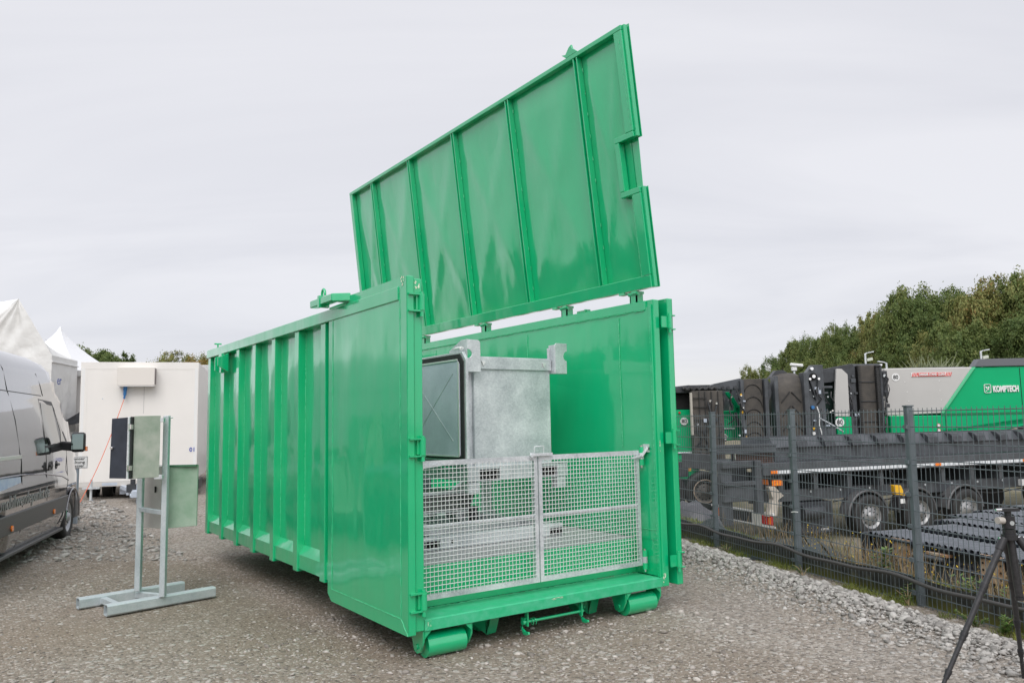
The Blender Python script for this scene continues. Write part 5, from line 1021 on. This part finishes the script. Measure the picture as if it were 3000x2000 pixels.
# second belt with arched ribs
m5 = M_('arched_belt_conveyor', 'folded conveyor with brownish arched belt and arm reaching left, behind the fence', 'conveyor', 6.8, 22.4)
bx(m5, 'belt', BELT, (6.53, 22.4, .95), (7.10, 22.6, 2.74)); ar = MB()
for z in (2.55, 2.2, 1.85, 1.5, 1.2): ar.tube([(6.55+.26*(1-math.cos(a)), 22.385, z-.30+.33*math.sin(a)) for a in np.linspace(.1, PI-.1, 14)], .010, 5)
ar.build('cleats', RUBBER, m5); MB().prism([(5.70, 2.50), (5.66, 2.58), (5.72, 2.62), (6.45, 2.76), (6.52, 2.74), (6.52, 2.45), (5.95, 2.44)], 1, 22.35, 22.7).build('arm', ANTH, m5, .01)
bx(m5, 'side_plate', ANTH, (6.42, 22.2, .95), (6.52, 22.4, 2.7)); bx(m5, 'side_plate', ANTH, (7.11, 22.25, .95), (7.22, 22.6, 2.74)); MB().bar((6.30, 22.2, 2.45), (6.45, 22.2, 2.05), .05, .05).build('strut', CHAR, m5); MB().prism([(7.23, 2.7), (7.30, 2.60), (7.32, 2.3), (7.23, 2.1)], 1, 22.3, 22.5).build('guard', CHAR, m5)
dm_ = MB()
for x, z in ((6.42, 2.28), (6.44, 1.80), (6.52, 1.10)): dm_.prism([(x-.03, z), (x, z+.05), (x+.03, z), (x, z-.05)], 1, 22.18, 22.199)
dm_.build('warning_sticker', YELLOW, m5)
rl = MB(); 
for x in (5.95, 6.1, 6.3): rl.cyl((x, 22.3, 2.5), (x, 22.5, 2.5), .045, 12)
rl.build('idlers', CHAR, m5)
m6 = M_('compact_green_machine', 'small green machine base with curved arm behind the first fence post', 'machine', 6.2, 23.3)
MB().prism([(5.97, 1.0), (7.72, .98), (7.72, 1.90), (6.70, 1.86), (6.2, 1.86), (6.16, 1.3), (5.97, 1.28)], 1, 23.3, 24.5).build('base', MGREEN, m6, .02); bx(m6, 'hood', MGREEN, (6.5, 23.1, 1.0), (6.66, 23.3, 2.0)); bx(m6, 'rail', MGREEN, (7.2, 23.2, 2.03), (7.72, 23.3, 2.07)); bx(m6, 'screen', CHAR, (5.75, 23.9, 1.86), (7.6, 24.8, 2.50)); bx(m6, 'rear_body', mat('dark_rear_body', (.006, .008, .008), .6), (5.5, 24.9, 1.8), (7.6, 26, 2.7))
MB().prism([(5.95, 1.5), (6.10, 1.64), (6.25, 1.60), (6.32, 1.48), (6.32, 1.0), (5.9, 1.0)], 1, 22.9, 23.2).build('nose', MGREEN, m6, .02); warn80(m6, 6.07, 1.10, 22.9, .10); bx(m6, 'step', GALV, (6.06, 22.85, 1.33), (6.38, 22.9, 1.36), 0)
MB().prism([(6.20, 2.40), (6.30, 2.40), (6.42, 2.28), (6.52, 2.10), (6.60, 1.95), (6.50, 1.92), (6.38, 2.12), (6.24, 2.30)], 1, 23.0, 23.1).build('curved_arm', MGREEN, m6, .01); MB().bar((6.42, 22.85, 1.80), (6.52, 22.85, 1.40), .05, .08).build('damper', CHAR, m6)
bx(m6, 'grey_tank', MGREY, (7.38, 22.9, .98), (7.62, 23.1, 1.36))
clutter(m5, 5.8, 6.45, 1.95, 2.5, 22.5, 12, 5); clutter(m5, 6.3, 6.5, 1.1, 2.3, 22.18, 8, 6)
# left-most machine, half hidden by the container door
m7 = M_('crusher_machine', 'green machine with folded rubber curtain just right of the container door', 'machine', 4.9, 22)
bx(m7, 'body', MGREEN, (4.0, 22.0, -.0), (5.12, 23.8, 1.90)); bx(m7, 'upper_body', DARKHOLE, (4.0, 22.1, 1.91), (5.9, 23.8, 2.35)); MB().prism([(4.0, 2.36), (4.0, 2.50), (4.9, 2.58), (5.62, 2.52), (5.66, 2.36)], 1, 21.9, 23.6).build('hood', CHAR, m7, .02)
bx(m7, 'curtain', BELT, (4.90, 21.6, .35), (5.75, 21.9, 2.40)); cvs = MB()
for x in (5.08, 5.24, 5.42, 5.60): cvs.box((x, 21.57, .4), (x+.02, 21.599, 2.38))
for z in (2.2, 1.95, 1.6, 1.3, .9): cvs.box((4.92, 21.55, z), (5.3, 21.569, z+.02))
cvs.build('curtain_ribs', RUBBER, m7); bx(m7, 'pale_strip', mat('pale_strip', (.42, .39, .34), .6), (4.83, 21.5, 1.2), (4.89, 21.6, 2.35)); MB().tube([(4.7+i*.05, 21.8, 2.47+.03*math.sin(i*1.9)) for i in range(20)], .06, 8).build('rolled_tarpaulin', RUBBER, m7)
for a_, b_ in (((5.30, 21.5, 2.10), (5.42, 21.5, 1.60)), ((5.56, 21.5, 2.10), (5.44, 21.5, 1.60))): MB().bar(a_, b_, .03, .05, (0, 1, 0)).build('v_arm', CHAR, m7)
MB().cyl((5.36, 21.45, 2.12), (5.36, 21.5, 2.12), .03, 10).cyl((5.53, 21.45, 2.05), (5.53, 21.5, 2.05), .03, 10).build('bolts', CHROME, m7)
warn80(m7, 4.74, 1.58, 21.98, .105); bx(m7, 'reflector', REFL, (4.5, 21.95, .70), (4.98, 21.99, .74), 0); bx(m7, 'reflector', mat('amber_reflector', (.8, .35, .03), .3), (4.58, 21.4, .25), (4.76, 21.44, .32), 0); MB().cyl((4.62, 21.95, 1.82), (4.62, 21.99, 1.82), .03, 10).build('red_lamp', REDL, m7)
bx(m7, 'chassis', CHAR, (4.0, 21.7, -.35), (5.4, 23.5, .0)); bx(m7, 'step_box', CHAR, (4.35, 21.3, .1), (4.66, 21.7, .5))
wheel('wheel', m7, (5.06, 21.2, -.28), (0, 1, 0), .52, .3, .30, mat('dark_rim', (.11, .10, .09), .6, n_scale=8, n_amt=.3)); MB().lathe((5.06, 21.19, -.28), (0, 1, 0), [(0, .31), (-.012, .32), (-.012, .29), (0, .285)], 32).build('rim_edge', mat('worn_rim_edge', (.35, .28, .22), .6), m7)
wheel('wheel', m7, (4.05, 21.2, -.30), (0, 1, 0), .52, .3, .30, MAT['dark_rim'])
clutter(m7, 4.95, 5.7, .6, 2.2, 21.56, 14, 7); clutter(hc, 0, 0, 0, 0, 0, 0, 8)
# ---- stack of idler frames behind the fence
sa = Vector((.335, .0, 0))
STRIP = mat('grey_roller_slats', (.085, .095, .11), .26, n_scale=5, n_amt=.2); BLK = mat('blue_black_paint', (.018, .022, .03), .35)
# the rows lie parallel to the fence, one behind the other; local x runs towards the camera
RD = Vector((.27, -.96, 0)).normalized(); rang = math.atan2(RD.y, RD.x)
rows = [(4.34, 10.0, 3.6), (5.16, 10.37, 3.8), (5.75, 10.98, 4.2), (6.22, 11.5, 4.4), (6.82, 11.9, 4.6), (7.55, 12.4, 4.9)]
rlab = ['front row of slatted dark roller frame with rusty end plates', 'second slatted roller frame behind the front row', 'third slatted roller frame from the fence', 'fourth slatted roller frame from the fence', 'fifth slatted roller frame from the fence', 'rearmost slatted roller frame nearest the trailer wheels']
for i, (la, de, L_) in enumerate(rows):
    o3 = F(la, de, 0); sfr = thing('roller_frame', rlab[i], 'roller frame', (o3.x, o3.y, 0), YAW+rang, 'slatted roller frames stacked behind the fence')
    zt_ = .225; W_ = .54; sl_ = MB(); te_ = MB(); nsl = int(L_/.088)
    for k_ in range(1, nsl):
        x = k_*.088; j_ = random.uniform(-.004, .004)
        sl_.cyl((x+.04, 0, zt_-.022+j_*.5), (x+.04, W_, zt_-.022+j_*.5), .034, 10, cap=False)
        te_.box((x+.004, -.045, zt_-.05), (x+.036, -.001, zt_-.012))
    te_.box((.06, -.030, zt_-.046), (L_, .004, zt_-.034))
    sl_.build('slats', STRIP, sfr); te_.build('slat_ends', BLK, sfr)
    MB().prism([(-.02, zt_-.5), (-.02, zt_-.06), (.03, zt_+.0), (.10, zt_+.004), (.10, zt_-.5)], 1, -.05, W_+.04).build('end_housing', BLK, sfr, .02, 2)
    MB().box((.11, .02, zt_-.15), (L_, W_-.02, zt_-.055)).build('bed', BLK, sfr)
    MB().box((.11, .03, zt_-.52), (L_, .09, zt_-.20)).box((.11, .0, zt_-.235), (L_, .11, zt_-.205)).box((.11, .0, zt_-.53), (L_, .11, zt_-.505)).build('side_beam', mat('dark_slate_beam', (.055, .06, .072), .3, n_scale=5, n_amt=.25), sfr, .004)
    if i == 0:
        for x, zb_ in ((.49, -.03), (1.74, -.06)):
            pl_ = MB().box((x, -.02, zb_), (x+.28, .0, .215)).build('rusty_plate', RUST, sfr, .004); hl = MB()
            for dz in (.05, .12, .19):
                for ex in (.035, .245): MB().cyl((x+ex, -.028, zb_+dz), (x+ex, -.0205, zb_+dz), .011, 10).build('bolt_hole', DARKHOLE, pl_)
        MB().box((1.05, -.06, .11), (1.35, .02, .14)).build('rusty_flat', RUST, sfr, .003); MB().box((.86, -.10, .06), (1.30, .02, .105)).build('grey_block', ANTH, sfr, .02, 2)
    MB().box((.5, .1, -1.1), (.7, .55, zt_-.53)).build('timber_block', mat('old_timber', (.12, .085, .055), .8), sfr)
# tarpaulins on the slope
def tarp(name, label, cx1, cy1, w_, d_, h_, m_, seed):
    tb = MB(); n_ = 26
    for j in range(n_+1):
        for i in range(n_+1):
            a, b_ = i/n_-.5, j/n_-.5; p = F(cx1+a*w_, cy1+b_*d_); e = max(0, 1-(2*math.hypot(a, b_))**2)
            tb.v.append((p.x, p.y, hz1(p.x, p.y)+h_*e*(.8+.5*mnoise.noise((a*4+seed, b_*4, seed)))+.012+.05*e*abs(mnoise.noise((a*11, b_*11, seed)))))
    for j in range(n_):
        for i in range(n_): q = j*(n_+1)+i; tb.f.append((q, q+1, q+n_+2, q+n_+1)); tb.sm.append(False)
    tag(tb.build(name, m_, None, norm=False), label, 'tarpaulin')
tarp('tarpaulin', 'dark grey plastic sheet heaped on the grass behind the container door', 3.25, 14.2, 1.0, 1.0, .5, mat('grey_plastic_sheet', (.07, .07, .078), .4), 1)
tarp('tarpaulin', 'crumpled green black net on the ground in front of the roller frames', 3.55, 10.1, 1.7, 1.4, .20, mat('green_black_net', (.03, .042, .042), .6), 4)
tarp('tarpaulin', 'small crumpled dark net beside the second fence post', 2.75, 11.6, .9, .6, .18, MAT['green_black_net'], 6)

# ================================================================ street lamps beyond
for lat, dep, lab, h_ in ((18.0, 40, 'twin-head grey street lamp left of the pale shrub, above the toothed conveyor', 4.85), (19.05, 40, 'low single-head street lamp at the left top corner of the grey machine panel', 4.35), (23.9, 40, 'twin-head grey street lamp above the dark roof cap', 4.85)):
    l = fthing('street_lamp', lab, 'street lamp', lat, dep, LOW, 'street lamps beyond the machines'); MB().cyl((lat, dep, LOW), (lat, dep, h_-.08), .05, 8).build('pole', GALV, l); sg1 = -1 if lab[0] == 'l' else 1
    MB().bar((lat, dep, h_-.10), (lat+.12*sg1, dep, h_-.05), .05, .05).bar((lat+.12*sg1, dep, h_-.05), (lat+.42*sg1, dep, h_), .14, .05).build('lamp_head', GALV, l)
    if sg1 > 0: MB().bar((lat+.06, dep, h_-.42), (lat+.34, dep, h_-.36), .14, .14).build('flood_light', mat('pale_lamp_glass', (.55, .58, .5), .4), l)

# ================================================================ TREES
def leaf_mat(name, c1, c2, c3):
    m = bpy.data.materials.new(name); m.use_nodes = True; t = m.node_tree; b = t.nodes['Principled BSDF']; b.inputs['Roughness'].default_value = .6; b.inputs['Specular IOR Level'].default_value = .3
    gi = N(t, 'ShaderNodeNewGeometry'); oi = N(t, 'ShaderNodeObjectInfo'); tn = N(t, 'ShaderNodeTexCoord'); nn = N(t, 'ShaderNodeTexNoise', i_Scale=.95, i_Detail=2.0); t.links.new(tn.outputs['Object'], nn.inputs['Vector'])
    f = math_(t, 'ADD', math_(t, 'MULTIPLY', gi.outputs['Random Per Island'], .24), math_(t, 'ADD', math_(t, 'MULTIPLY', nn.outputs[0], .55), math_(t, 'MULTIPLY', oi.outputs['Random'], .36)))
    r = N(t, 'ShaderNodeValToRGB'); e = r.color_ramp.elements; e.new(.5); e.new(.9)
    for i, (p, c) in enumerate(((.25, c1), (.55, c2), (.82, c3), (.97, (.30, .16, .05)))): e[i].position = p; e[i].color = (*c, 1)
    t.links.new(f, r.inputs[0]); t.links.new(r.outputs[0], b.inputs['Base Color'])
    tr_ = N(t, 'ShaderNodeBsdfTranslucent'); t.links.new(r.outputs[0], tr_.inputs[0]); ms = N(t, 'ShaderNodeMixShader'); ms.inputs[0].default_value = .3
    t.links.new(b.outputs[0], ms.inputs[1]); t.links.new(tr_.outputs[0], ms.inputs[2]); t.links.new(ms.outputs[0], t.nodes['Material Output'].inputs[0]); return m
LEAF = leaf_mat('autumn_leaves', (.075, .125, .035), (.155, .205, .06), (.27, .265, .09)); LEAF2 = leaf_mat('golden_leaves', (.14, .12, .03), (.22, .17, .045), (.30, .20, .06)); BARK = mat('bark', (.07, .055, .045), .9, n_scale=6, n_amt=.3)
def crown_mesh(seed, H, Rr, n_clump, leaves, ls):
    g = np.random.default_rng(seed); cl = []
    lobes = [(g.uniform(-.62, .62)*Rr, g.uniform(-.62, .62)*Rr, H*g.uniform(.34, .84), Rr*g.uniform(.26, .46)) for _ in range(15)]+[(0, 0, H*.6, Rr*.6)]
    for _ in range(n_clump):
        l = lobes[g.integers(len(lobes))]; d = g.normal(size=3); d /= np.linalg.norm(d); rr = l[3]*g.uniform(.78, 1.06)
        c = np.array(l[:3])+d*rr*np.array([1, 1, .8])
        if c[2] > H*.16: cl.append((c, g.uniform(.20, .46)*Rr/4.4, d))
    n = len(cl)*leaves; cc_ = np.repeat(np.array([c[0] for c in cl]), leaves, 0); rr = np.repeat(np.array([c[1] for c in cl]), leaves); p = cc_+g.normal(size=(n, 3))*rr[:, None]*.55
    dd = np.repeat(np.array([c[2] for c in cl]), leaves, 0); nr = g.normal(size=(n, 3))*.75+dd*1.3; nr[:, 2] += .45; nr /= np.linalg.norm(nr, axis=1)[:, None]; t1 = np.cross(nr, g.normal(size=(n, 3))); t1 /= np.linalg.norm(t1, axis=1)[:, None]; t2 = np.cross(nr, t1)
    s = ls*g.uniform(.6, 1.3, n)[:, None]; Vv = np.stack([p-t1*s, p-t2*s*.6, p+t1*s, p+t2*s*.6], 1).reshape(-1, 3)
    Vv[:, 2] *= H/np.percentile(Vv[:, 2], 99.7)
    me = bpy.data.meshes.new('crown'); me.vertices.add(4*n); me.vertices.foreach_set('co', Vv.ravel()); me.loops.add(4*n); me.loops.foreach_set('vertex_index', np.arange(4*n)); me.polygons.add(n); me.polygons.foreach_set('loop_start', np.arange(n)*4); me.update(calc_edges=True)
    tm = MB(); tm.tube([(0, 0, -.3), (.05, 0, H*.25), (0, .1, H*.5), (.1, .05, H*.75)], [.03*H, .024*H, .015*H, .006*H], 8)
    for _ in range(9):
        a = g.uniform(0, 2*PI); z0 = H*g.uniform(.25, .55); e_ = Rr*g.uniform(.5, .85); tm.tube([(0, 0, z0), (math.cos(a)*e_*.5, math.sin(a)*e_*.5, z0+H*.12), (math.cos(a)*e_, math.sin(a)*e_, z0+H*g.uniform(.15, .3))], [.012*H, .008*H, .003*H], 6)
    return me, tm.mesh('trunk')
variants = [crown_mesh(s_, 10, r_, 640, 85, .10) for s_, r_ in ((1, 4.4), (2, 4.9), (3, 4.1), (4, 5.2))]
for a_, b_ in variants: a_.materials.append(LEAF); b_.materials.append(BARK)
vgold = crown_mesh(9, 7, 3.2, 260, 50, .08); vgold[0].materials.append(LEAF2); vgold[1].materials.append(BARK)
def tree(lat, dep, H, v, label, group=None, gz=LOW, wide=1.0):
    crown, trunk = v; base = 10 if v is not vgold else 7
    t_ = fthing('broadleaf_tree', label, 'tree', lat, dep, gz, group); s_ = H/base; t_.scale = (s_*wide, s_*wide, s_); t_.rotation_euler = (0, 0, random.uniform(0, 6.28))
    for nm, me_ in (('crown', crown), ('trunk', trunk)): o = bpy.data.objects.new(nm, me_); C.objects.link(o); o.parent = t_
# forest edge receding from right to left: (pixel x of crown centre, pixel y of its top, depth)
prof_t = [(2205, 1080, 118), (2275, 1045, 112), (2335, 1002, 102), (2398, 990, 95), (2452, 968, 88), (2515, 950, 80), (2575, 922, 74), (2640, 912, 66), (2708, 842, 62), (2762, 862, 60), (2818, 872, 57), (2868, 866, 56), (2915, 850, 54), (2968, 815, 53), (3025, 808, 52), (3090, 800, 51)]
def px_lat(px, dep): return (px-1500)/2303*dep*1.005
def px_z(px, py, dep): return CZ-(py-(1235-(px-1500)*.0194))/2303*dep*1.01
for i, (x_, y_, d_) in enumerate(prof_t):
    top = px_z(x_, y_, d_+4); H = (top-LOW)/1.0
    kinds = ['far left end tree of the wood, lowest and yellowish', 'second tree from the left end of the wood', 'third tree from the left end of the wood', 'fourth tree from the left end of the wood', 'olive tree of the wood above the surveillance camera', 'olive green tree of the wood behind the grey upright panel', 'tree of the wood where the canopy begins to rise', 'shoulder tree at the step up in the canopy', 'tall rounded tree at the left of the high canopy', 'tall tree directly above the red warning strip', 'high canopy tree left of the dip', 'tree in the dip of the high canopy', 'tree just right of the dip in the canopy', 'tallest tree near the right edge', 'very tall tree at the right picture edge', 'tree cut off by the right picture edge']
    tree(px_lat(x_, d_+4), d_+4, H, variants[i % 4], kinds[i], 'trees of the wood beyond the machines', wide=.56 if x_ < 2700 else .62)
# second, lower row in front closes the wood down to the machines
for i, (x_, y_, d_) in enumerate([(2250, 1092, 100), (2330, 1066, 92), (2425, 1056, 84), (2520, 1036, 75), (2610, 1016, 66), (2690, 990, 60), (2770, 960, 57), (2850, 985, 55), (2930, 950, 53), (3010, 960, 51)]):
    tree(px_lat(x_, d_), d_-3, px_z(x_, y_, d_)-LOW, variants[(i+2) % 4], ['low tree in front at the far end of the wood', 'low front-row tree second from the far end', 'low front-row tree behind the surveillance camera', 'low front-row tree behind the shredder frame', 'low front-row tree behind the toothed conveyor', 'front-row tree behind the grey panel', 'front-row tree above the middle of the grey panel', 'front-row tree above the slanted panel edge', 'front-row tree behind the dark roof cap', 'front-row tree at the right picture edge'][i], 'front row trees of the wood', wide=.75)
# pale willow-like shrub
wl = fthing('pale_shrub', 'pale feathery shrub above the grey machine panel', 'shrub', 25, 48, LOW); g = np.random.default_rng(5); sm_ = MB()
for i in range(420):
    a = g.uniform(-1.2, 1.2); l_ = g.uniform(1.2, 2.6); b0 = Vector((25.6+g.uniform(-1.0, 1.0), 48+g.uniform(-.5, .5), 3.2+g.uniform(-.6, .4))); tip = b0+Vector((math.sin(a)*l_*.7, g.uniform(-.4, .4), math.cos(a)*l_*.75)); sm_.tube([b0, b0.lerp(tip, .5)+Vector((0, 0, .15)), tip], [.03, .035, .01], 3, False)
sm_.build('crown', mat('pale_willow_leaves', (.22, .25, .14), .6), wl); MB().tube([(25.6, 48, LOW), (25.6, 48, 3.3)], .12, 8).build('trunk', BARK, wl)
# trees on the left behind tents and trailer
for x_, y_, d_, v_, lb2 in ((112, 982, 48, vgold, 'bare brownish autumn tree between marquee and pagoda tent'), (262, 1034, 46, variants[0], 'yellow green tree showing left above the white trailer'), (328, 1038, 47, variants[2], 'yellow green tree behind the wall unit of the trailer'), (540, 1038, 45, variants[1], 'yellow green tree top right above the white trailer'), (612, 1058, 45, vgold, 'small golden tree top just left of the container')):
    tree(px_lat(x_, d_)*1.0, d_, px_z(x_, y_, d_)-.1, v_, lb2, gz=.1, wide=.8)
# trees left of and behind the photographer, seen only as reflections in the paint
for i, (lat, dep, H) in enumerate([(-30, 19, 5.6), (-31, 15.5, 5.0), (-30, 12, 6.0), (-32, 8.5, 5.2), (-30, 5, 6.5), (-31, 1, 6), (-30, -4, 8), (-27, -9, 9), (-22, -15, 9.5), (-15, -20, 9), (-6, -24, 8), (4, -25, 9.5), (14, -22, 8.5)]):
    tree(lat, dep, H, variants[i % 4], 'tree standing beside the yard', 'trees around the yard, outside the picture', 0, 1.2)

mq = fthing('long_marquee', 'long white marquee standing left of the van outside the picture', 'tent', -30, 24)
MB().prism([(-33, 0), (-22, 0), (-22, 3.0), (-27.5, 5.8), (-33, 3.0)], 1, 22, 46).build('marquee_body', TENTW, mq)
# ================================================================ GRASS AND WEEDS
def blades(name, label, P3, h, wd, m, bend=.5, cat='grass'):
    n = len(P3); a = rng.uniform(0, 2*PI, n); ln = rng.normal(0, .35, (n, 2))*bend; hh = h*rng.uniform(.5, 1.3, n); ww = wd*rng.uniform(.6, 1.3, n)
    dx, dy = np.cos(a)*ww, np.sin(a)*ww; tip = P3+np.stack([ln[:, 0]*hh*2, ln[:, 1]*hh*2, hh], 1); mid = P3*.5+tip*.5; mid[:, 2] += hh*.12
    o0 = np.stack([dx, dy, 0*dx], 1); Vv = np.stack([P3-o0, P3+o0, mid+o0*.7, tip, mid-o0*.7], 1).reshape(-1, 3)
    me = bpy.data.meshes.new(name); me.vertices.add(5*n); me.vertices.foreach_set('co', Vv.ravel()); me.loops.add(5*n); me.loops.foreach_set('vertex_index', np.arange(5*n)); me.polygons.add(n); me.polygons.foreach_set('loop_start', np.arange(n)*5); me.update(calc_edges=True); me.materials.append(m)
    o = bpy.data.objects.new(name, me); C.objects.link(o); return tag(o, label, cat, kind='stuff')
GRS = mat('fresh_grass', (.07, .12, .018), .6, n_scale=1.5, island=.6, col2=(.24, .25, .05)); DRY = mat('dry_stalks', (.24, .17, .09), .7, n_scale=2, island=.7, col2=(.42, .32, .19)); WEED = mat('leafy_weed', (.05, .12, .02), .55, n_scale=3, island=.6, col2=(.16, .26, .04)); YFL = mat('yellow_flowers', (.75, .52, .03), .6)
def fpos(tt, ss): x = FA.x+FD.x*tt+FN.x*ss; y = FA.y+FD.y*tt+FN.y*ss; return np.stack([x, y, hgt(x, y)-.004], 1)
n = 9000; tt = rng.uniform(-3, 7, n); ss = rng.normal(-.10, .07, n); k = np.array([mnoise.noise((q*2.3, 7, 0)) for q in tt]) > .0
blades('grass', 'tufts of grass along the foot of the fence', fpos(tt[k], ss[k]), .055, .0028, GRS)
n = 26000; tt = rng.uniform(-3, 12, n); ss = .1+np.abs(rng.normal(0, 3.0, n)); k = (np.array([mnoise.noise((q*.7, s_*.7, 2)) for q, s_ in zip(tt, ss)]) > -.15) & (ss < 12)
blades('grass', 'rough grass on the bank behind the fence', fpos(tt[k], ss[k]), .085, .006, GRS, .6)
n = 3600; tt = rng.normal(.9, 1.5, n); ss = .15+np.abs(rng.normal(0, 1.3, n)); k = (np.array([mnoise.noise((q*1.2, s_*1.2, 9)) for q, s_ in zip(tt, ss)]) > .02)
blades('dry_weeds', 'dry brown weed stalks behind the fence', fpos(tt[k], ss[k]), .34, .0035, DRY, .45, 'weeds')
n = 260; k_ = rng.choice([0.55, 1.4, 2.3, -.5], n); tt = k_+rng.normal(0, .30, n); P3 = fpos(tt, .3+np.abs(rng.normal(0, .5, n))); P3[:, 2] += rng.uniform(.1, .42, n)
blades('yellow_flowers', 'tiny yellow flowers among the weeds', P3, .015, .006, YFL, .5, 'flowers')
def leafy(x, y, h, nl, label, seed, sp=.16):
    g = np.random.default_rng(seed); z = hz1(x, y); w_ = thing('weed', label, 'weed', (x, y, z)); st_ = MB(); lf = MB()
    for s_ in range(5):
        a = g.uniform(0, 2*PI); tip = Vector((math.cos(a)*sp*g.uniform(.3, 1), math.sin(a)*sp*g.uniform(.3, 1), h*g.uniform(.6, 1))); st_.tube([(0, 0, 0), tip*.5+Vector((0, 0, .03)), tip], [.004, .003, .0015], 5)
        for i in range(nl):
            t_ = g.uniform(.25, 1); p = tip*t_; a2 = g.uniform(0, 2*PI); L2 = h*g.uniform(.12, .26); d = Vector((math.cos(a2), math.sin(a2), g.uniform(-.1, .6))).normalized(); sd2 = d.cross(Vector((0, 0, 1))).normalized()*L2*.18; lf.quad(p, p+d*L2*.5+sd2, p+d*L2, p+d*L2*.5-sd2)
    st_.build('stem', DRY, w_); lf.build('leaves', WEED, w_, norm=False)
for i, (tt_, ss_, h_, lb3, n_) in enumerate([(-.38, .22, .34, 'leafy weed just right of the near fence post', 26), (-.12, .30, .30, 'narrow-leaved weed touching the near fence post', 18), (-.62, .25, .30, 'small leafy weed near the rusty plate', 14), (-.75, -.18, .14, 'bright green low weed at the fence foot left of the tripod', 60), (-.98, -.16, .17, 'bushy bright green weed at the fence foot behind the tripod leg', 90), (1.45, -.16, .13, 'green weed at the fence foot right of the middle post', 40), (.9, .35, .40, 'tall weed behind the fence left of the near post', 30), (3.0, -.15, .12, 'low weed by the far fence post', 30), (.02, -.12, .20, 'thin upright weed at the base of the near post', 14)]):
    p = fpos(np.array([tt_]), np.array([ss_]))[0]; leafy(p[0], p[1], h_, n_, lb3, i+3, .10 if h_ > .2 else .14)

scn.render.engine = 'CYCLES'
scn.cycles.max_bounces = 6; scn.cycles.diffuse_bounces = 3; scn.cycles.glossy_bounces = 4; scn.cycles.transmission_bounces = 4
